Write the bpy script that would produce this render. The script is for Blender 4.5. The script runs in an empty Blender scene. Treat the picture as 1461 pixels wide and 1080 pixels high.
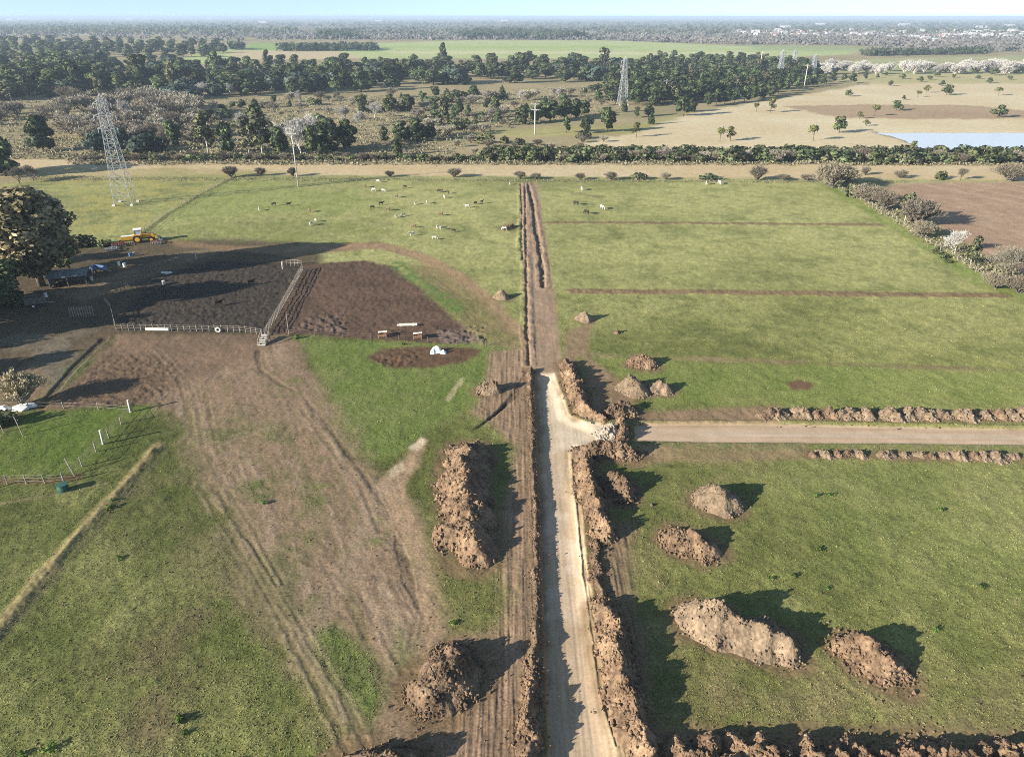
import bpy, math, random
import numpy as np
from mathutils import Vector

R = math.radians
SC = bpy.context.scene
COL = SC.collection
rng = np.random.default_rng(11)
rnd = random.Random(5)

# ------------------------------------------------------------------ survey
# The drone hovers CAMH metres over the origin and looks along +Y, PITCH down.
CAMH, PITCH, FPX, CX, CY = 55.0, R(27.0), 1013.0, 730.5, 540.0
SP, CP = math.sin(PITCH), math.cos(PITCH)


def ground(px, py):
    """surveyed point of the photograph -> metres on the ground (x east, y north)"""
    v = py - CY
    down, fwd = FPX * SP + v * CP, FPX * CP - v * SP
    return (px - CX) / down * CAMH, fwd / down * CAMH


def gp(pts):
    return np.array([ground(*p) for p in pts], dtype=np.float64)


def ppm(py):
    return (FPX * SP + (py - CY) * CP) / CAMH


def tall(py_base, py_top):
    """metres of an upright thing whose foot and tip show at these heights"""
    d = ground(CX, py_base)[1]
    v = py_top - CY
    return CAMH - d * (FPX * SP + v * CP) / (FPX * CP - v * SP)


# ------------------------------------------------------------------ noise
def _hash(i, j, seed):
    h = (i.astype(np.uint32) * np.uint32(374761393) + j.astype(np.uint32) * np.uint32(668265263)
         + np.uint32((seed * 2246822519) & 0xffffffff))
    h = (h ^ (h >> np.uint32(13))) * np.uint32(1274126177)
    h = h ^ (h >> np.uint32(16))
    return (h & np.uint32(0xffffff)).astype(np.float32) / np.float32(16777215.0)


def vnoise(x, y, seed=0):
    xi, yi = np.floor(x), np.floor(y)
    fx, fy = (x - xi).astype(np.float32), (y - yi).astype(np.float32)
    fx, fy = fx * fx * (3 - 2 * fx), fy * fy * (3 - 2 * fy)
    i, j = xi.astype(np.int64), yi.astype(np.int64)
    a, b = _hash(i, j, seed), _hash(i + 1, j, seed)
    c, d = _hash(i, j + 1, seed), _hash(i + 1, j + 1, seed)
    return (a + (b - a) * fx) * (1 - fy) + (c + (d - c) * fx) * fy


def fbm(x, y, scale, seed=0, octv=3):
    """-1..1"""
    x, y = x / scale, y / scale
    s, a, t = 0, 1.0, 0
    for k in range(octv):
        s = s + a * vnoise(x, y, seed + k * 17)
        t += a
        a *= .55
        x, y = x * 2.03 + 5.2, y * 2.03 + 1.3
    return (s / t * 2 - 1) * 1.5


def smooth(a, b, x):
    t = np.clip((x - a) / (b - a), 0, 1)
    return t * t * (3 - 2 * t)


def lin(c):
    c = np.array(c, dtype=np.float64) / 255.0
    return np.where(c <= .04045, c / 12.92, ((c + .055) / 1.055) ** 2.4)


# ------------------------------------------------------------------ materials
def new_mat(name):
    m = bpy.data.materials.new(name)
    m.use_nodes = True
    nt = m.node_tree
    nt.nodes.clear()
    out = nt.nodes.new('ShaderNodeOutputMaterial')
    bs = nt.nodes.new('ShaderNodeBsdfPrincipled')
    nt.links.new(bs.outputs[0], out.inputs[0])
    bs.inputs['Roughness'].default_value = .95
    bs.inputs['Specular IOR Level'].default_value = .1
    return m, nt, bs, out


def nz(nt, scale, detail=3, coord='Object'):
    tc = nt.nodes.new('ShaderNodeTexCoord')
    n = nt.nodes.new('ShaderNodeTexNoise')
    n.inputs['Scale'].default_value = scale
    n.inputs['Detail'].default_value = detail
    nt.links.new(tc.outputs[coord], n.inputs['Vector'])
    return n


def ramp(nt, src, stops):
    r = nt.nodes.new('ShaderNodeValToRGB')
    el = r.color_ramp.elements
    while len(el) < len(stops):
        el.new(.5)
    for e, (p, c) in zip(el, stops):
        e.position = p
        e.color = (*c, 1)
    nt.links.new(src, r.inputs[0])
    return r


def mixc(nt, a, b, fac, mode='MIX'):
    m = nt.nodes.new('ShaderNodeMix')
    m.data_type = 'RGBA'
    m.blend_type = mode
    for sock, v in ((m.inputs[0], fac), (m.inputs[6], a), (m.inputs[7], b)):
        if hasattr(v, 'is_linked') or isinstance(v, bpy.types.NodeSocket):
            nt.links.new(v, sock)
        elif isinstance(v, (int, float)):
            sock.default_value = v
        else:
            sock.default_value = (*v, 1)
    return m.outputs[2]


def plain(name, c1, c2, scale=3.0, rough=.9, spec=.1, bump=0.0, metal=0.0, coord='Object'):
    m, nt, bs, out = new_mat(name)
    n = nz(nt, scale, 4, coord)
    r = ramp(nt, n.outputs[0], [(.32, c1), (.68, c2)])
    nt.links.new(r.outputs[0], bs.inputs['Base Color'])
    bs.inputs['Roughness'].default_value = rough
    bs.inputs['Specular IOR Level'].default_value = spec
    bs.inputs['Metallic'].default_value = metal
    if bump:
        b = nt.nodes.new('ShaderNodeBump')
        b.inputs['Strength'].default_value = bump
        b.inputs['Distance'].default_value = .1
        nt.links.new(n.outputs[0], b.inputs['Height'])
        nt.links.new(b.outputs[0], bs.inputs['Normal'])
    return m


def leafmat(name, dark, light, trans=.25):
    m, nt, bs, out = new_mat(name)
    at = nt.nodes.new('ShaderNodeAttribute')
    at.attribute_name = 'tint'
    oi = nt.nodes.new('ShaderNodeObjectInfo')
    c = ramp(nt, at.outputs['Fac'], [(0, dark), (1, light)]).outputs[0]
    hsv = nt.nodes.new('ShaderNodeHueSaturation')
    for inp, lo, hi in (('Hue', .485, .515), ('Value', .72, 1.3)):
        mr = nt.nodes.new('ShaderNodeMapRange')
        mr.inputs['To Min'].default_value = lo
        mr.inputs['To Max'].default_value = hi
        nt.links.new(oi.outputs['Random'], mr.inputs['Value'])
        nt.links.new(mr.outputs[0], hsv.inputs[inp])
    nt.links.new(c, hsv.inputs['Color'])
    nt.links.new(hsv.outputs[0], bs.inputs['Base Color'])
    bs.inputs['Specular IOR Level'].default_value = .15
    bs.inputs['Roughness'].default_value = .7
    if trans:
        tr = nt.nodes.new('ShaderNodeBsdfTranslucent')
        nt.links.new(hsv.outputs[0], tr.inputs['Color'])
        mx = nt.nodes.new('ShaderNodeMixShader')
        mx.inputs[0].default_value = trans
        nt.links.new(bs.outputs[0], mx.inputs[1])
        nt.links.new(tr.outputs[0], mx.inputs[2])
        nt.links.new(mx.outputs[0], out.inputs[0])
    return m


MAT = {}
MAT['leaf_dark'] = leafmat('dark evergreen leaves', (.020, .034, .015), (.145, .168, .074))
MAT['leaf_mid'] = leafmat('green leaves', (.032, .052, .019), (.17, .19, .080))
MAT['leaf_olive'] = leafmat('olive eucalyptus leaves', (.036, .046, .022), (.185, .180, .095))
MAT['leaf_blue'] = leafmat('grey green leaves', (.035, .056, .042), (.105, .135, .100))
MAT['leaf_pine'] = leafmat('pine needles', (.018, .036, .016), (.125, .155, .062))
MAT['leaf_yellow'] = leafmat('yellow green leaves', (.085, .095, .025), (.22, .21, .07))
MAT['leaf_bright'] = leafmat('bright weed leaves', (.06, .11, .02), (.16, .24, .05))
MAT['leaf_brown'] = leafmat('bronze olive leaves', (.115, .108, .052), (.44, .38, .205))
MAT['twig_white'] = leafmat('pale bare twigs', (.25, .235, .21), (.48, .46, .42), 0)
MAT['twig_grey'] = leafmat('grey bare twigs', (.090, .079, .058), (.205, .178, .134), 0)
MAT['twig_tan'] = leafmat('tan bare twigs', (.105, .089, .062), (.225, .190, .134), 0)
MAT['twig_straw'] = leafmat('straw coloured twigs', (.20, .165, .10), (.46, .39, .25), 0)
MAT['twig_pink'] = leafmat('brownish bare twigs', (.165, .145, .108), (.38, .335, .26), 0)
MAT['bark'] = plain('grey brown bark', (.06, .045, .035), (.14, .11, .085), 2)
MAT['bark_pale'] = plain('pale bark', (.30, .27, .23), (.48, .44, .38), 2)
MAT['wood'] = plain('weathered timber', (.16, .135, .11), (.34, .30, .25), 5)
MAT['wood_dark'] = plain('dark weathered timber', (.07, .06, .05), (.17, .15, .125), 5)
MAT['steel'] = plain('galvanised steel', (.22, .23, .24), (.34, .36, .37), 1.5, .55, .4)
MAT['concrete'] = plain('pale concrete', (.42, .39, .34), (.62, .58, .51), 4)
MAT['rust'] = plain('rusty iron', (.13, .065, .04), (.24, .13, .08), 4)
MAT['tin'] = plain('weathered roofing tin', (.10, .11, .12), (.22, .22, .22), 1.2, .6, .4)
MAT['yellow'] = plain('yellow machine paint', (.62, .30, .02), (.75, .42, .04), 1.5, .45, .4)
MAT['red'] = plain('faded red paint', (.30, .06, .04), (.42, .10, .06), 2, .5, .3)
MAT['white'] = plain('off white paint', (.62, .61, .57), (.80, .79, .75), 2, .6, .3)
MAT['blue'] = plain('faded blue plastic', (.05, .10, .22), (.10, .17, .30), 2, .5, .3)
MAT['black'] = plain('black rubber', (.012, .012, .012), (.035, .033, .03), 5, .9)
MAT['glass'] = plain('cab glass', (.28, .35, .42), (.40, .47, .54), 1, .08, .8)
MAT['bag'] = plain('white bag plastic', (.66, .67, .68), (.84, .84, .84), 6, .5, .3)
MAT['hide_white'] = plain('white cow hide', (.40, .37, .31), (.55, .51, .45), 1.5)
MAT['hide_brown'] = plain('brown cow hide', (.10, .065, .045), (.20, .135, .09), 1.5)
MAT['hide_black'] = plain('dark cow hide', (.018, .015, .013), (.05, .042, .035), 1.5)
MAT['wall_pale'] = plain('pale house render', (.34, .32, .29), (.52, .49, .45), .2)
MAT['roof_pale'] = plain('pale sheet roof', (.30, .30, .31), (.48, .48, .47), .2)
MAT['roof_tile'] = plain('terracotta roof', (.30, .16, .11), (.45, .27, .19), .2)


def earth(name, stops, scale):
    m, nt, bs, out = new_mat(name)
    n1 = nz(nt, scale, 6)
    n2 = nz(nt, scale * 6, 5)
    c1 = ramp(nt, n1.outputs[0], stops).outputs[0]
    g = ramp(nt, n2.outputs[0], [(.25, (.52, .50, .48)), (.72, (1.25, 1.22, 1.18))]).outputs[0]
    nt.links.new(mixc(nt, c1, g, 1.0, 'MULTIPLY'), bs.inputs['Base Color'])
    b = nt.nodes.new('ShaderNodeBump')
    b.inputs['Strength'].default_value = 1.0
    b.inputs['Distance'].default_value = .2
    nt.links.new(n2.outputs[0], b.inputs['Height'])
    nt.links.new(b.outputs[0], bs.inputs['Normal'])
    return m


MAT['earth_orange'] = earth('orange brown subsoil', [(.28, (.072, .048, .032)), (.48, (.180, .122, .076)), (.72, (.285, .200, .126))], .55)
MAT['earth_brown'] = earth('brown topsoil', [(.28, (.062, .043, .029)), (.5, (.150, .104, .067)), (.72, (.235, .166, .106))], .6)
MAT['earth_grey'] = earth('dry greyish soil', [(.28, (.11, .082, .055)), (.5, (.200, .150, .100)), (.72, (.28, .212, .143))], .5)
MAT['earth_lime'] = earth('pale lime rubble', [(.30, (.26, .225, .175)), (.5, (.37, .325, .26)), (.70, (.48, .43, .36))], .8)


# ------------------------------------------------------------------ mesh helpers
def np_mesh(name, verts, faces, mats=(), smooth_sh=False, tint=None, normals=None, midx=None):
    """faces: list of (n,k) index arrays"""
    me = bpy.data.meshes.new(name)
    verts = np.asarray(verts, dtype=np.float32)
    faces = [np.asarray(f, dtype=np.int32) for f in faces if len(f)]
    me.vertices.add(len(verts))
    me.vertices.foreach_set('co', verts.ravel())
    loops = np.concatenate([f.ravel() for f in faces])
    sizes = np.concatenate([np.full(len(f), f.shape[1], np.int32) for f in faces])
    starts = np.concatenate([[0], np.cumsum(sizes)[:-1]]).astype(np.int32)
    me.loops.add(len(loops))
    me.loops.foreach_set('vertex_index', loops)
    me.polygons.add(len(sizes))
    me.polygons.foreach_set('loop_start', starts)
    me.polygons.foreach_set('loop_total', sizes)
    if midx is not None:
        me.polygons.foreach_set('material_index', np.asarray(midx, np.int32))
    me.update(calc_edges=True)
    me.polygons.foreach_set('use_smooth', np.full(len(sizes), bool(smooth_sh)))
    for m in mats:
        me.materials.append(m)
    if tint is not None:
        a = me.attributes.new('tint', 'FLOAT', 'POINT')
        a.data.foreach_set('value', np.asarray(tint, np.float32))
    if normals is not None:
        me.normals_split_custom_set_from_vertices(np.asarray(normals, np.float32).tolist())
    return me


class MB:
    """collects boxes, bars, tubes, discs; builds one mesh"""

    def __init__(s):
        s.v, s.f, s.n = [], {3: [], 4: []}, 0

    def add(s, v, f):
        v = np.asarray(v, float)
        for q in f:
            s.f[len(q)].append([i + s.n for i in q])
        s.v.append(v)
        s.n += len(v)

    def box(s, c, d, rz=0, taper=1.0):
        x, y, z = d[0] / 2, d[1] / 2, d[2] / 2
        t = taper
        p = np.array([(-x, -y, -z), (x, -y, -z), (x, y, -z), (-x, y, -z),
                      (-x * t, -y * t, z), (x * t, -y * t, z), (x * t, y * t, z), (-x * t, y * t, z)])
        ca, sa = math.cos(rz), math.sin(rz)
        p = np.c_[p[:, 0] * ca - p[:, 1] * sa, p[:, 0] * sa + p[:, 1] * ca, p[:, 2]] + np.array(c)
        s.add(p, [(0, 3, 2, 1), (4, 5, 6, 7), (0, 1, 5, 4), (1, 2, 6, 5), (2, 3, 7, 6), (3, 0, 4, 7)])

    def bar(s, a, b, w, w2=None, n=4):
        a, b = np.array(a, float), np.array(b, float)
        d = b - a
        L = np.linalg.norm(d)
        if L < 1e-6:
            return
        d /= L
        u = np.cross(d, (0, 0, 1) if abs(d[2]) < .9 else (1, 0, 0))
        u /= np.linalg.norm(u)
        w_ = np.cross(d, u)
        w2 = w if w2 is None else w2
        an = np.arange(n) * 2 * math.pi / n + math.pi / n
        ring = np.outer(np.cos(an), u) + np.outer(np.sin(an), w_)
        k = .5 / math.cos(math.pi / n)
        v = np.r_[a + ring * w * k, b + ring * w2 * k]
        f = [(i, (i + 1) % n, n + (i + 1) % n, n + i) for i in range(n)]
        if n == 4:
            f += [(3, 2, 1, 0), (4, 5, 6, 7)]
        else:
            v = np.r_[v, [a], [b]]
            f += [((i + 1) % n, i, 2 * n) for i in range(n)] + [(n + i, n + (i + 1) % n, 2 * n + 1) for i in range(n)]
        s.add(v, f)

    def quad(s, *p):
        s.add(p, [(0, 1, 2, 3)])

    def mesh(s, name, mat, smooth_sh=False):
        return np_mesh(name, np.concatenate(s.v), [s.f[4], s.f[3]], [mat], smooth_sh)

    def build(s, name, mat, parent=None, smooth_sh=False):
        return link(name, s.mesh(name, mat, smooth_sh), parent)


def link(name, data, parent=None):
    o = bpy.data.objects.new(name, data)
    COL.objects.link(o)
    if parent is not None:
        o.parent = parent
    return o


def tag(o, label=None, cat=None, group=None, kind=None):
    for k, v in (('label', label), ('category', cat), ('group', group), ('kind', kind)):
        if v:
            o[k] = v
    return o


def empty(name, loc, rz=0, label=None, cat=None, group=None):
    o = bpy.data.objects.new(name, None)
    o.empty_display_size = .3
    COL.objects.link(o)
    o.location = loc
    o.rotation_euler = (0, 0, rz)
    return tag(o, label, cat, group)


def dup(root, loc, rz=None, label=None, group=None, scale=None):
    """copy of a thing with copies of its parts and sub-parts"""
    r = root.copy()
    COL.objects.link(r)
    r.location = loc
    if rz is not None:
        r.rotation_euler = (0, 0, rz)
    if scale is not None:
        r.scale = (scale,) * 3 if isinstance(scale, (int, float)) else scale
    if label:
        r['label'] = label
    if group:
        r['group'] = group
    for ch in list(root.children):
        c = ch.copy()
        COL.objects.link(c)
        c.parent = r
        for g in ch.children:
            d = g.copy()
            COL.objects.link(d)
            d.parent = c
    return r


# ------------------------------------------------------------------ camera, sun, sky
cam = bpy.data.cameras.new('camera')
cam.sensor_fit = 'HORIZONTAL'
cam.sensor_width = 36
cam.lens = 36 * FPX / 1461.0
cam.clip_end = 200000
cam.clip_start = 1
co = link('camera', cam)
co.location = (0, 0, CAMH)
co.rotation_euler = (R(90) - PITCH, 0, 0)
SC.camera = co

SUN_EL, SHADOW_AZ = R(18.0), R(29.0)       # shadows run 29 degrees north of east
sun = bpy.data.lights.new('sun', 'SUN')
sun.energy = 5.0
sun.angle = R(.5)
sun.color = (1.0, .93, .83)
so = link('sun', sun)
tosun = Vector((-math.cos(SHADOW_AZ) * math.cos(SUN_EL), -math.sin(SHADOW_AZ) * math.cos(SUN_EL), math.sin(SUN_EL)))
so.rotation_euler = tosun.to_track_quat('Z', 'Y').to_euler()
so.location = (-60, -30, 90)

W = bpy.data.worlds.new('World')
SC.world = W
W.use_nodes = True
wn = W.node_tree
wn.nodes.clear()
sky = wn.nodes.new('ShaderNodeTexSky')
sky.sky_type = 'NISHITA'
sky.sun_disc = False
sky.sun_elevation = SUN_EL
sky.sun_rotation = math.atan2(tosun.x, tosun.y)
sky.air_density = 1.0
sky.dust_density = 0.2
sky.ozone_density = 1.0
bg = wn.nodes.new('ShaderNodeBackground')
bg.inputs['Strength'].default_value = .08
wo = wn.nodes.new('ShaderNodeOutputWorld')
tc = wn.nodes.new('ShaderNodeTexCoord')
va = wn.nodes.new('ShaderNodeVectorMath')
va.operation = 'ADD'
va.inputs[1].default_value = (0, 0, .125)      # thin clear winter air: the band over the horizon stays pale blue
vn = wn.nodes.new('ShaderNodeVectorMath')
vn.operation = 'NORMALIZE'
wn.links.new(tc.outputs['Generated'], va.inputs[0])
wn.links.new(va.outputs[0], vn.inputs[0])
wn.links.new(vn.outputs[0], sky.inputs[0])
wn.links.new(sky.outputs[0], bg.inputs[0])
wn.links.new(bg.outputs[0], wo.inputs[0])
SC.view_settings.view_transform = 'Standard'
SC.view_settings.look = 'None'
SC.view_settings.exposure = 1.46
SC.view_settings.gamma = 1
SC.cycles.filter_width = 1.0
SC.cycles.use_denoising = False


# ------------------------------------------------------------------ ground: one sheet, finer where it is nearer
STEP = 1.3
KA = .74                                   # sunlit picture value -> surface albedo


def alb(c):
    return lin(c) * KA


PY = np.concatenate([np.arange(1200, 70, -STEP), np.arange(70, 30, -.8), [29.5, 28.5, 27.5, 26.7, 26, 25.4, 24.9]])
UX = np.arange(-1000, 1001, STEP)
_v = PY - CY
_dn, _fw = FPX * SP + _v * CP, FPX * CP - _v * SP
GY = (_fw / _dn * CAMH)
NX, NY = len(UX), len(GY)
gx = (UX[None, :] / _dn[:, None] * CAMH).astype(np.float32)
gy = np.repeat(GY[:, None], NX, 1).astype(np.float32)
H = np.zeros_like(gx)
ALB = np.zeros(gx.shape + (3,), np.float32)
KIND = np.zeros(gx.shape, np.int8)
CELL = (STEP / _dn * CAMH)[:, None] * np.ones((1, NX))       # metres per vertex

# shared warps
NEAR = int(np.searchsorted(-GY, -700))       # rows 0..: careful, GY grows with the row
NEARROWS = int(np.sum(GY < 420))
w1 = fbm(gx, gy, 7.0, 1, 3)
w2 = fbm(gx, gy, 1.6, 2, 3)
n30 = fbm(gx, gy, 34.0, 3, 3)
n6 = fbm(gx, gy, 5.0, 4, 4)
n1 = fbm(gx, gy, .8, 5, 2)
far_fade = 1 - smooth(150, 420, gy)


def bbox_rows(pts, pad):
    y0, y1 = pts[:, 1].min() - pad, pts[:, 1].max() + pad
    r = np.where((GY >= y0) & (GY <= y1))[0]
    if not len(r):
        return None
    r0, r1 = r[0], r[-1] + 1
    sub = gx[r0:r1]
    x0, x1 = pts[:, 0].min() - pad, pts[:, 0].max() + pad
    c = np.where(((sub >= x0) & (sub <= x1)).any(0))[0]
    if not len(c):
        return None
    return slice(r0, r1), slice(c[0], c[-1] + 1)


def poly_sd(pts, x, y):
    """signed distance to a polygon, positive inside"""
    d = np.full(x.shape, 1e9, np.float32)
    inside = np.zeros(x.shape, bool)
    n = len(pts)
    for i in range(n):
        ax, ay = pts[i]
        bx, by = pts[(i + 1) % n]
        ex, ey = bx - ax, by - ay
        px, py = x - ax, y - ay
        t = np.clip((px * ex + py * ey) / (ex * ex + ey * ey + 1e-9), 0, 1)
        d = np.minimum(d, (px - t * ex) ** 2 + (py - t * ey) ** 2)
        c = (ay > y) != (by > y)
        if abs(ey) > 1e-9:
            inside ^= c & (x < ex * (y - ay) / ey + ax)
    d = np.sqrt(d)
    return np.where(inside, d, -d)


def line_d(pts, x, y):
    d = np.full(x.shape, 1e9, np.float32)
    for (ax, ay), (bx, by) in zip(pts[:-1], pts[1:]):
        ex, ey = bx - ax, by - ay
        px, py = x - ax, y - ay
        t = np.clip((px * ex + py * ey) / (ex * ex + ey * ey + 1e-9), 0, 1)
        d = np.minimum(d, (px - t * ex) ** 2 + (py - t * ey) ** 2)
    return np.sqrt(d)


def area(pix, soft=.6, warp=.6, fine=.25):
    """mask of a surveyed outline with a ragged edge; soft and warp in metres"""
    pts = gp(pix)
    b = bbox_rows(pts, soft * 3 + warp * 3 + fine * 3)
    if b is None:
        return None
    x, y = gx[b], gy[b]
    sd = poly_sd(pts, x, y) + w1[b] * warp + w2[b] * fine
    return b, smooth(-soft, soft, sd)


def stroke(pix, width, soft=.4, warp=.3, fine=.15):
    pts = gp(pix)
    b = bbox_rows(pts, width + soft * 3 + warp * 3)
    if b is None:
        return None
    d = line_d(pts, gx[b], gy[b]) + w1[b] * warp + w2[b] * fine
    return b, 1 - smooth(width / 2 - soft, width / 2 + soft, d)


def paint(m, c, op=1.0, c2=None, var=None, kind=None, thr=.5):
    """lay a soil or grass of colour c (varied towards c2) over the sheet"""
    if m is None:
        return
    b, k = m
    col = alb(c).astype(np.float32)
    if c2 is not None:
        t = np.clip(.5 + .5 * (var[b] if var is not None else n6[b]), 0, 1)[..., None]
        col = col * (1 - t) + alb(c2).astype(np.float32) * t
    k2 = (k * op)[..., None]
    ALB[b] = ALB[b] * (1 - k2) + col * k2
    if kind is not None:
        KIND[b] = np.where(k > thr, kind, KIND[b])


def patchy(m, noise, lo, hi):
    b, k = m
    return b, k * smooth(lo, hi, noise[b])


def lower(m, dh):
    if m is not None:
        b, k = m
        H[b] += dh * k


# base: winter pasture, greener west, drier east; brighter east and north also paint in a light gradient
t = np.clip(.5 + gx / 160 + n30 * .35, 0, 1)[..., None]
ALB[:] = alb((87, 93, 49)) * (1 - t) + alb((139, 139, 81)) * t
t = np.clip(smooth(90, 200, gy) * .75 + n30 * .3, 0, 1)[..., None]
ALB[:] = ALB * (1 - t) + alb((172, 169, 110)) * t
t = np.clip(.5 + n6 * .7, 0, 1)[..., None]
ALB[:] *= .88 + .24 * t
t = np.clip(smooth(.2, .9, n6 + n30 * .5) * .3, 0, 1)[..., None]
ALB[:] = ALB * (1 - t) + alb((142, 136, 92)) * t
t = np.clip(smooth(.1, .9, -n6 + w1 * .4) * .28, 0, 1)[..., None]
ALB[:] = ALB * (1 - t) + alb((92, 106, 52)) * t
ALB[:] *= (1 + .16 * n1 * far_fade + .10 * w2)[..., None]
H += (n1 * .03 + w2 * .03) * far_fade + n6 * .06 * far_fade

NO = None
# --- beyond the paddock
FARALL = [(-300, 262), (0, 262), (215, 250), (1800, 250), (2500, 200), (2500, 24.95), (-800, 24.95), (-800, 262)]
paint(area(FARALL, 3, 2), (172, 156, 120), 1, (146, 136, 98), n30)
# straw strip between hedge and fence
paint(area([(-700, 250), (-700, 226), (60, 228), (700, 234), (1800, 234), (1800, 262), (1290, 256), (335, 249), (200, 252), (40, 252)], 2, 1.5),
      (208, 188, 150), 1, (194, 170, 126), n30, kind=3)
paint(area([(50, 262), (50, 240), (300, 240), (420, 246), (330, 252), (215, 262)], 2, 2), (170, 150, 100), .5, (140, 140, 85), n6)
# dry savanna east of the wood
SAV = [(780, 216), (900, 190), (985, 162), (1120, 140), (1250, 118), (1800, 116), (2300, 140), (2300, 216)]
paint(area(SAV, 4, 4), (216, 200, 164), 1, (204, 184, 144), n30, kind=3)
paint(area([(650, 196), (690, 186), (800, 180), (900, 178), (985, 160), (900, 192), (760, 196)], 4, 3), (176, 166, 112), .9, (150, 146, 92), n30)
paint(area([(1120, 152), (1210, 150), (1380, 150), (1480, 160), (1480, 170), (1300, 170), (1190, 168)], 3, 4), (174, 148, 118), .9, (162, 136, 108), n30)
paint(area([(1180, 116), (1260, 104), (1800, 96), (2300, 96), (2300, 120), (1250, 120)], 6, 8), (176, 168, 120), 1, (190, 176, 130), n30)
paint(area([(1120, 100), (1240, 84), (1461, 80), (2300, 76), (2300, 98), (1250, 106)], 8, 8), (158, 160, 112), 1, (176, 170, 124), n30)
# bright crop fields beyond the wood
CROP = [(380, 84), (300, 92), (240, 88), (330, 66), (540, 62), (660, 58), (860, 58), (1100, 68), (1230, 72), (1210, 78), (1130, 82), (900, 84)]
paint(area(CROP, 10, 8), (186, 190, 134), 1, (166, 178, 112), n30, kind=4)
paint(area([(355, 62), (470, 62), (545, 74), (420, 74), (350, 72)], 8, 6), (142, 166, 88), .9)
paint(area([(330, 73), (480, 72), (520, 84), (330, 86)], 8, 6), (198, 178, 142), .9)
paint(area([(540, 66), (900, 66), (900, 70), (540, 70)], 8, 8), (158, 176, 100), .7)
paint(area([(560, 73), (1100, 75), (1100, 79), (560, 77)], 8, 8), (202, 196, 150), .7)
paint(area([(20, 40), (130, 42), (180, 46), (120, 50), (20, 48)], 10, 8), (196, 178, 150), .9)
paint(area([(1060, 64), (1240, 68), (1330, 66), (1200, 74), (1080, 72)], 10, 8), (152, 164, 110), .8)
# far hazy ground under the distant woods
paint(area([(-800, 58), (-800, 24.95), (2500, 24.95), (2500, 72), (1250, 66), (1000, 58), (400, 56), (200, 46)], 30, 10), (124, 112, 92), .75, (104, 104, 82), n30)

# --- pasture details
for pix, w, c, o in (
        ([(780, 318), (900, 318), (1255, 321)], 2.6, (140, 116, 88), .85),
        ([(818, 416), (1000, 417), (1432, 422)], 3.0, (144, 118, 90), .9),
        ([(838, 506), (1000, 512), (1200, 520), (1500, 530)], 1.8, (150, 134, 98), .9)):
    m = stroke(pix, w, .6, .35, .4)
    paint(m, c, o, (118, 96, 72), w2)
    if w > 2:
        b, k = m
        H[b] += k * (.10 * w2[b] + .08)
# fresh green strips
paint(area([(840, 508), (1000, 514), (1461, 530), (1600, 545), (1600, 580), (1100, 578), (950, 575), (900, 540)], 3, 1.5), (120, 136, 66), .62, (140, 144, 82), n6)
paint(area([(425, 482), (700, 492), (735, 500), (720, 560), (640, 600), (560, 655), (520, 655), (470, 580), (440, 520)], 1.5, .8), (106, 124, 58), .85, (124, 130, 76), n6)
paint(area([(-30, 590), (240, 575), (180, 600), (150, 640), (90, 690), (-30, 700)], 1.5, 1.0), (98, 118, 50), .75, (110, 120, 62), n6)
paint(area([(1060, 640), (1461, 650), (1700, 700), (1700, 860), (1300, 850), (1150, 760)], 8, 3), (126, 134, 74), .45, (138, 138, 88), n6)
paint(patchy(area([(1000, 930), (1461, 960), (1461, 1080), (960, 1080), (930, 900)], 6, 3), n6, -.6, .5), (132, 116, 84), .6)
paint(patchy(area([(880, 760), (1000, 640), (1100, 640), (990, 800), (960, 1000), (930, 1000)], 5, 2), n6, -.4, .6), (136, 124, 84), .55)
paint(patchy(area([(130, 940), (300, 870), (330, 1000), (250, 1100), (110, 1100)], 5, 3), n6, -.6, .4), (112, 94, 74), .65)
paint(patchy(area([(230, 240), (480, 255), (560, 300), (300, 330), (225, 320)], 10, 6), n30, -.3, .5), (126, 138, 70), .5)
paint(patchy(area([(60, 255), (330, 255), (215, 320), (130, 350), (100, 280)], 6, 4), n6, -.2, .5), (168, 156, 88), .6)
paint(area([(1122, 545), (1140, 541), (1162, 548), (1155, 556), (1130, 556)], .5, .3), (112, 84, 66), .9)
paint(stroke([(810, 275), (850, 280), (985, 282)], 1.6, .6, .8), (130, 110, 80), .5)
# weeds along the east fence
paint(patchy(stroke([(1190, 268), (1225, 292), (1290, 330), (1345, 365), (1400, 405), (1470, 425)], 5.0, 1.2, 1.2), n1, -.8, .3), (106, 130, 54), .75, (126, 142, 68), n6)
# ploughed field in the east
paint(area([(1240, 268), (1300, 262), (1600, 256), (2200, 300), (2200, 420), (1520, 420), (1420, 378), (1345, 330)], 1.5, 1), (180, 152, 124), 1, (160, 132, 107), n6, kind=5)
for q in range(5):
    paint(stroke([(1310 + q * 42, 262), (1461 + q * 60, 292 + q * 3)], 1.2, .6, .2), (202, 174, 144), .6)
paint(stroke([(1250, 264), (1340, 260), (1600, 262)], 3.0, 1, .5), (178, 156, 124), .7)
# dry verge along the east fence
paint(area([(1190, 258), (1260, 262), (1350, 330), (1420, 372), (1500, 412), (1500, 430), (1430, 400), (1330, 345), (1270, 300)], 1.5, 1), (150, 134, 98), .75, (120, 124, 74), n6)

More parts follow.
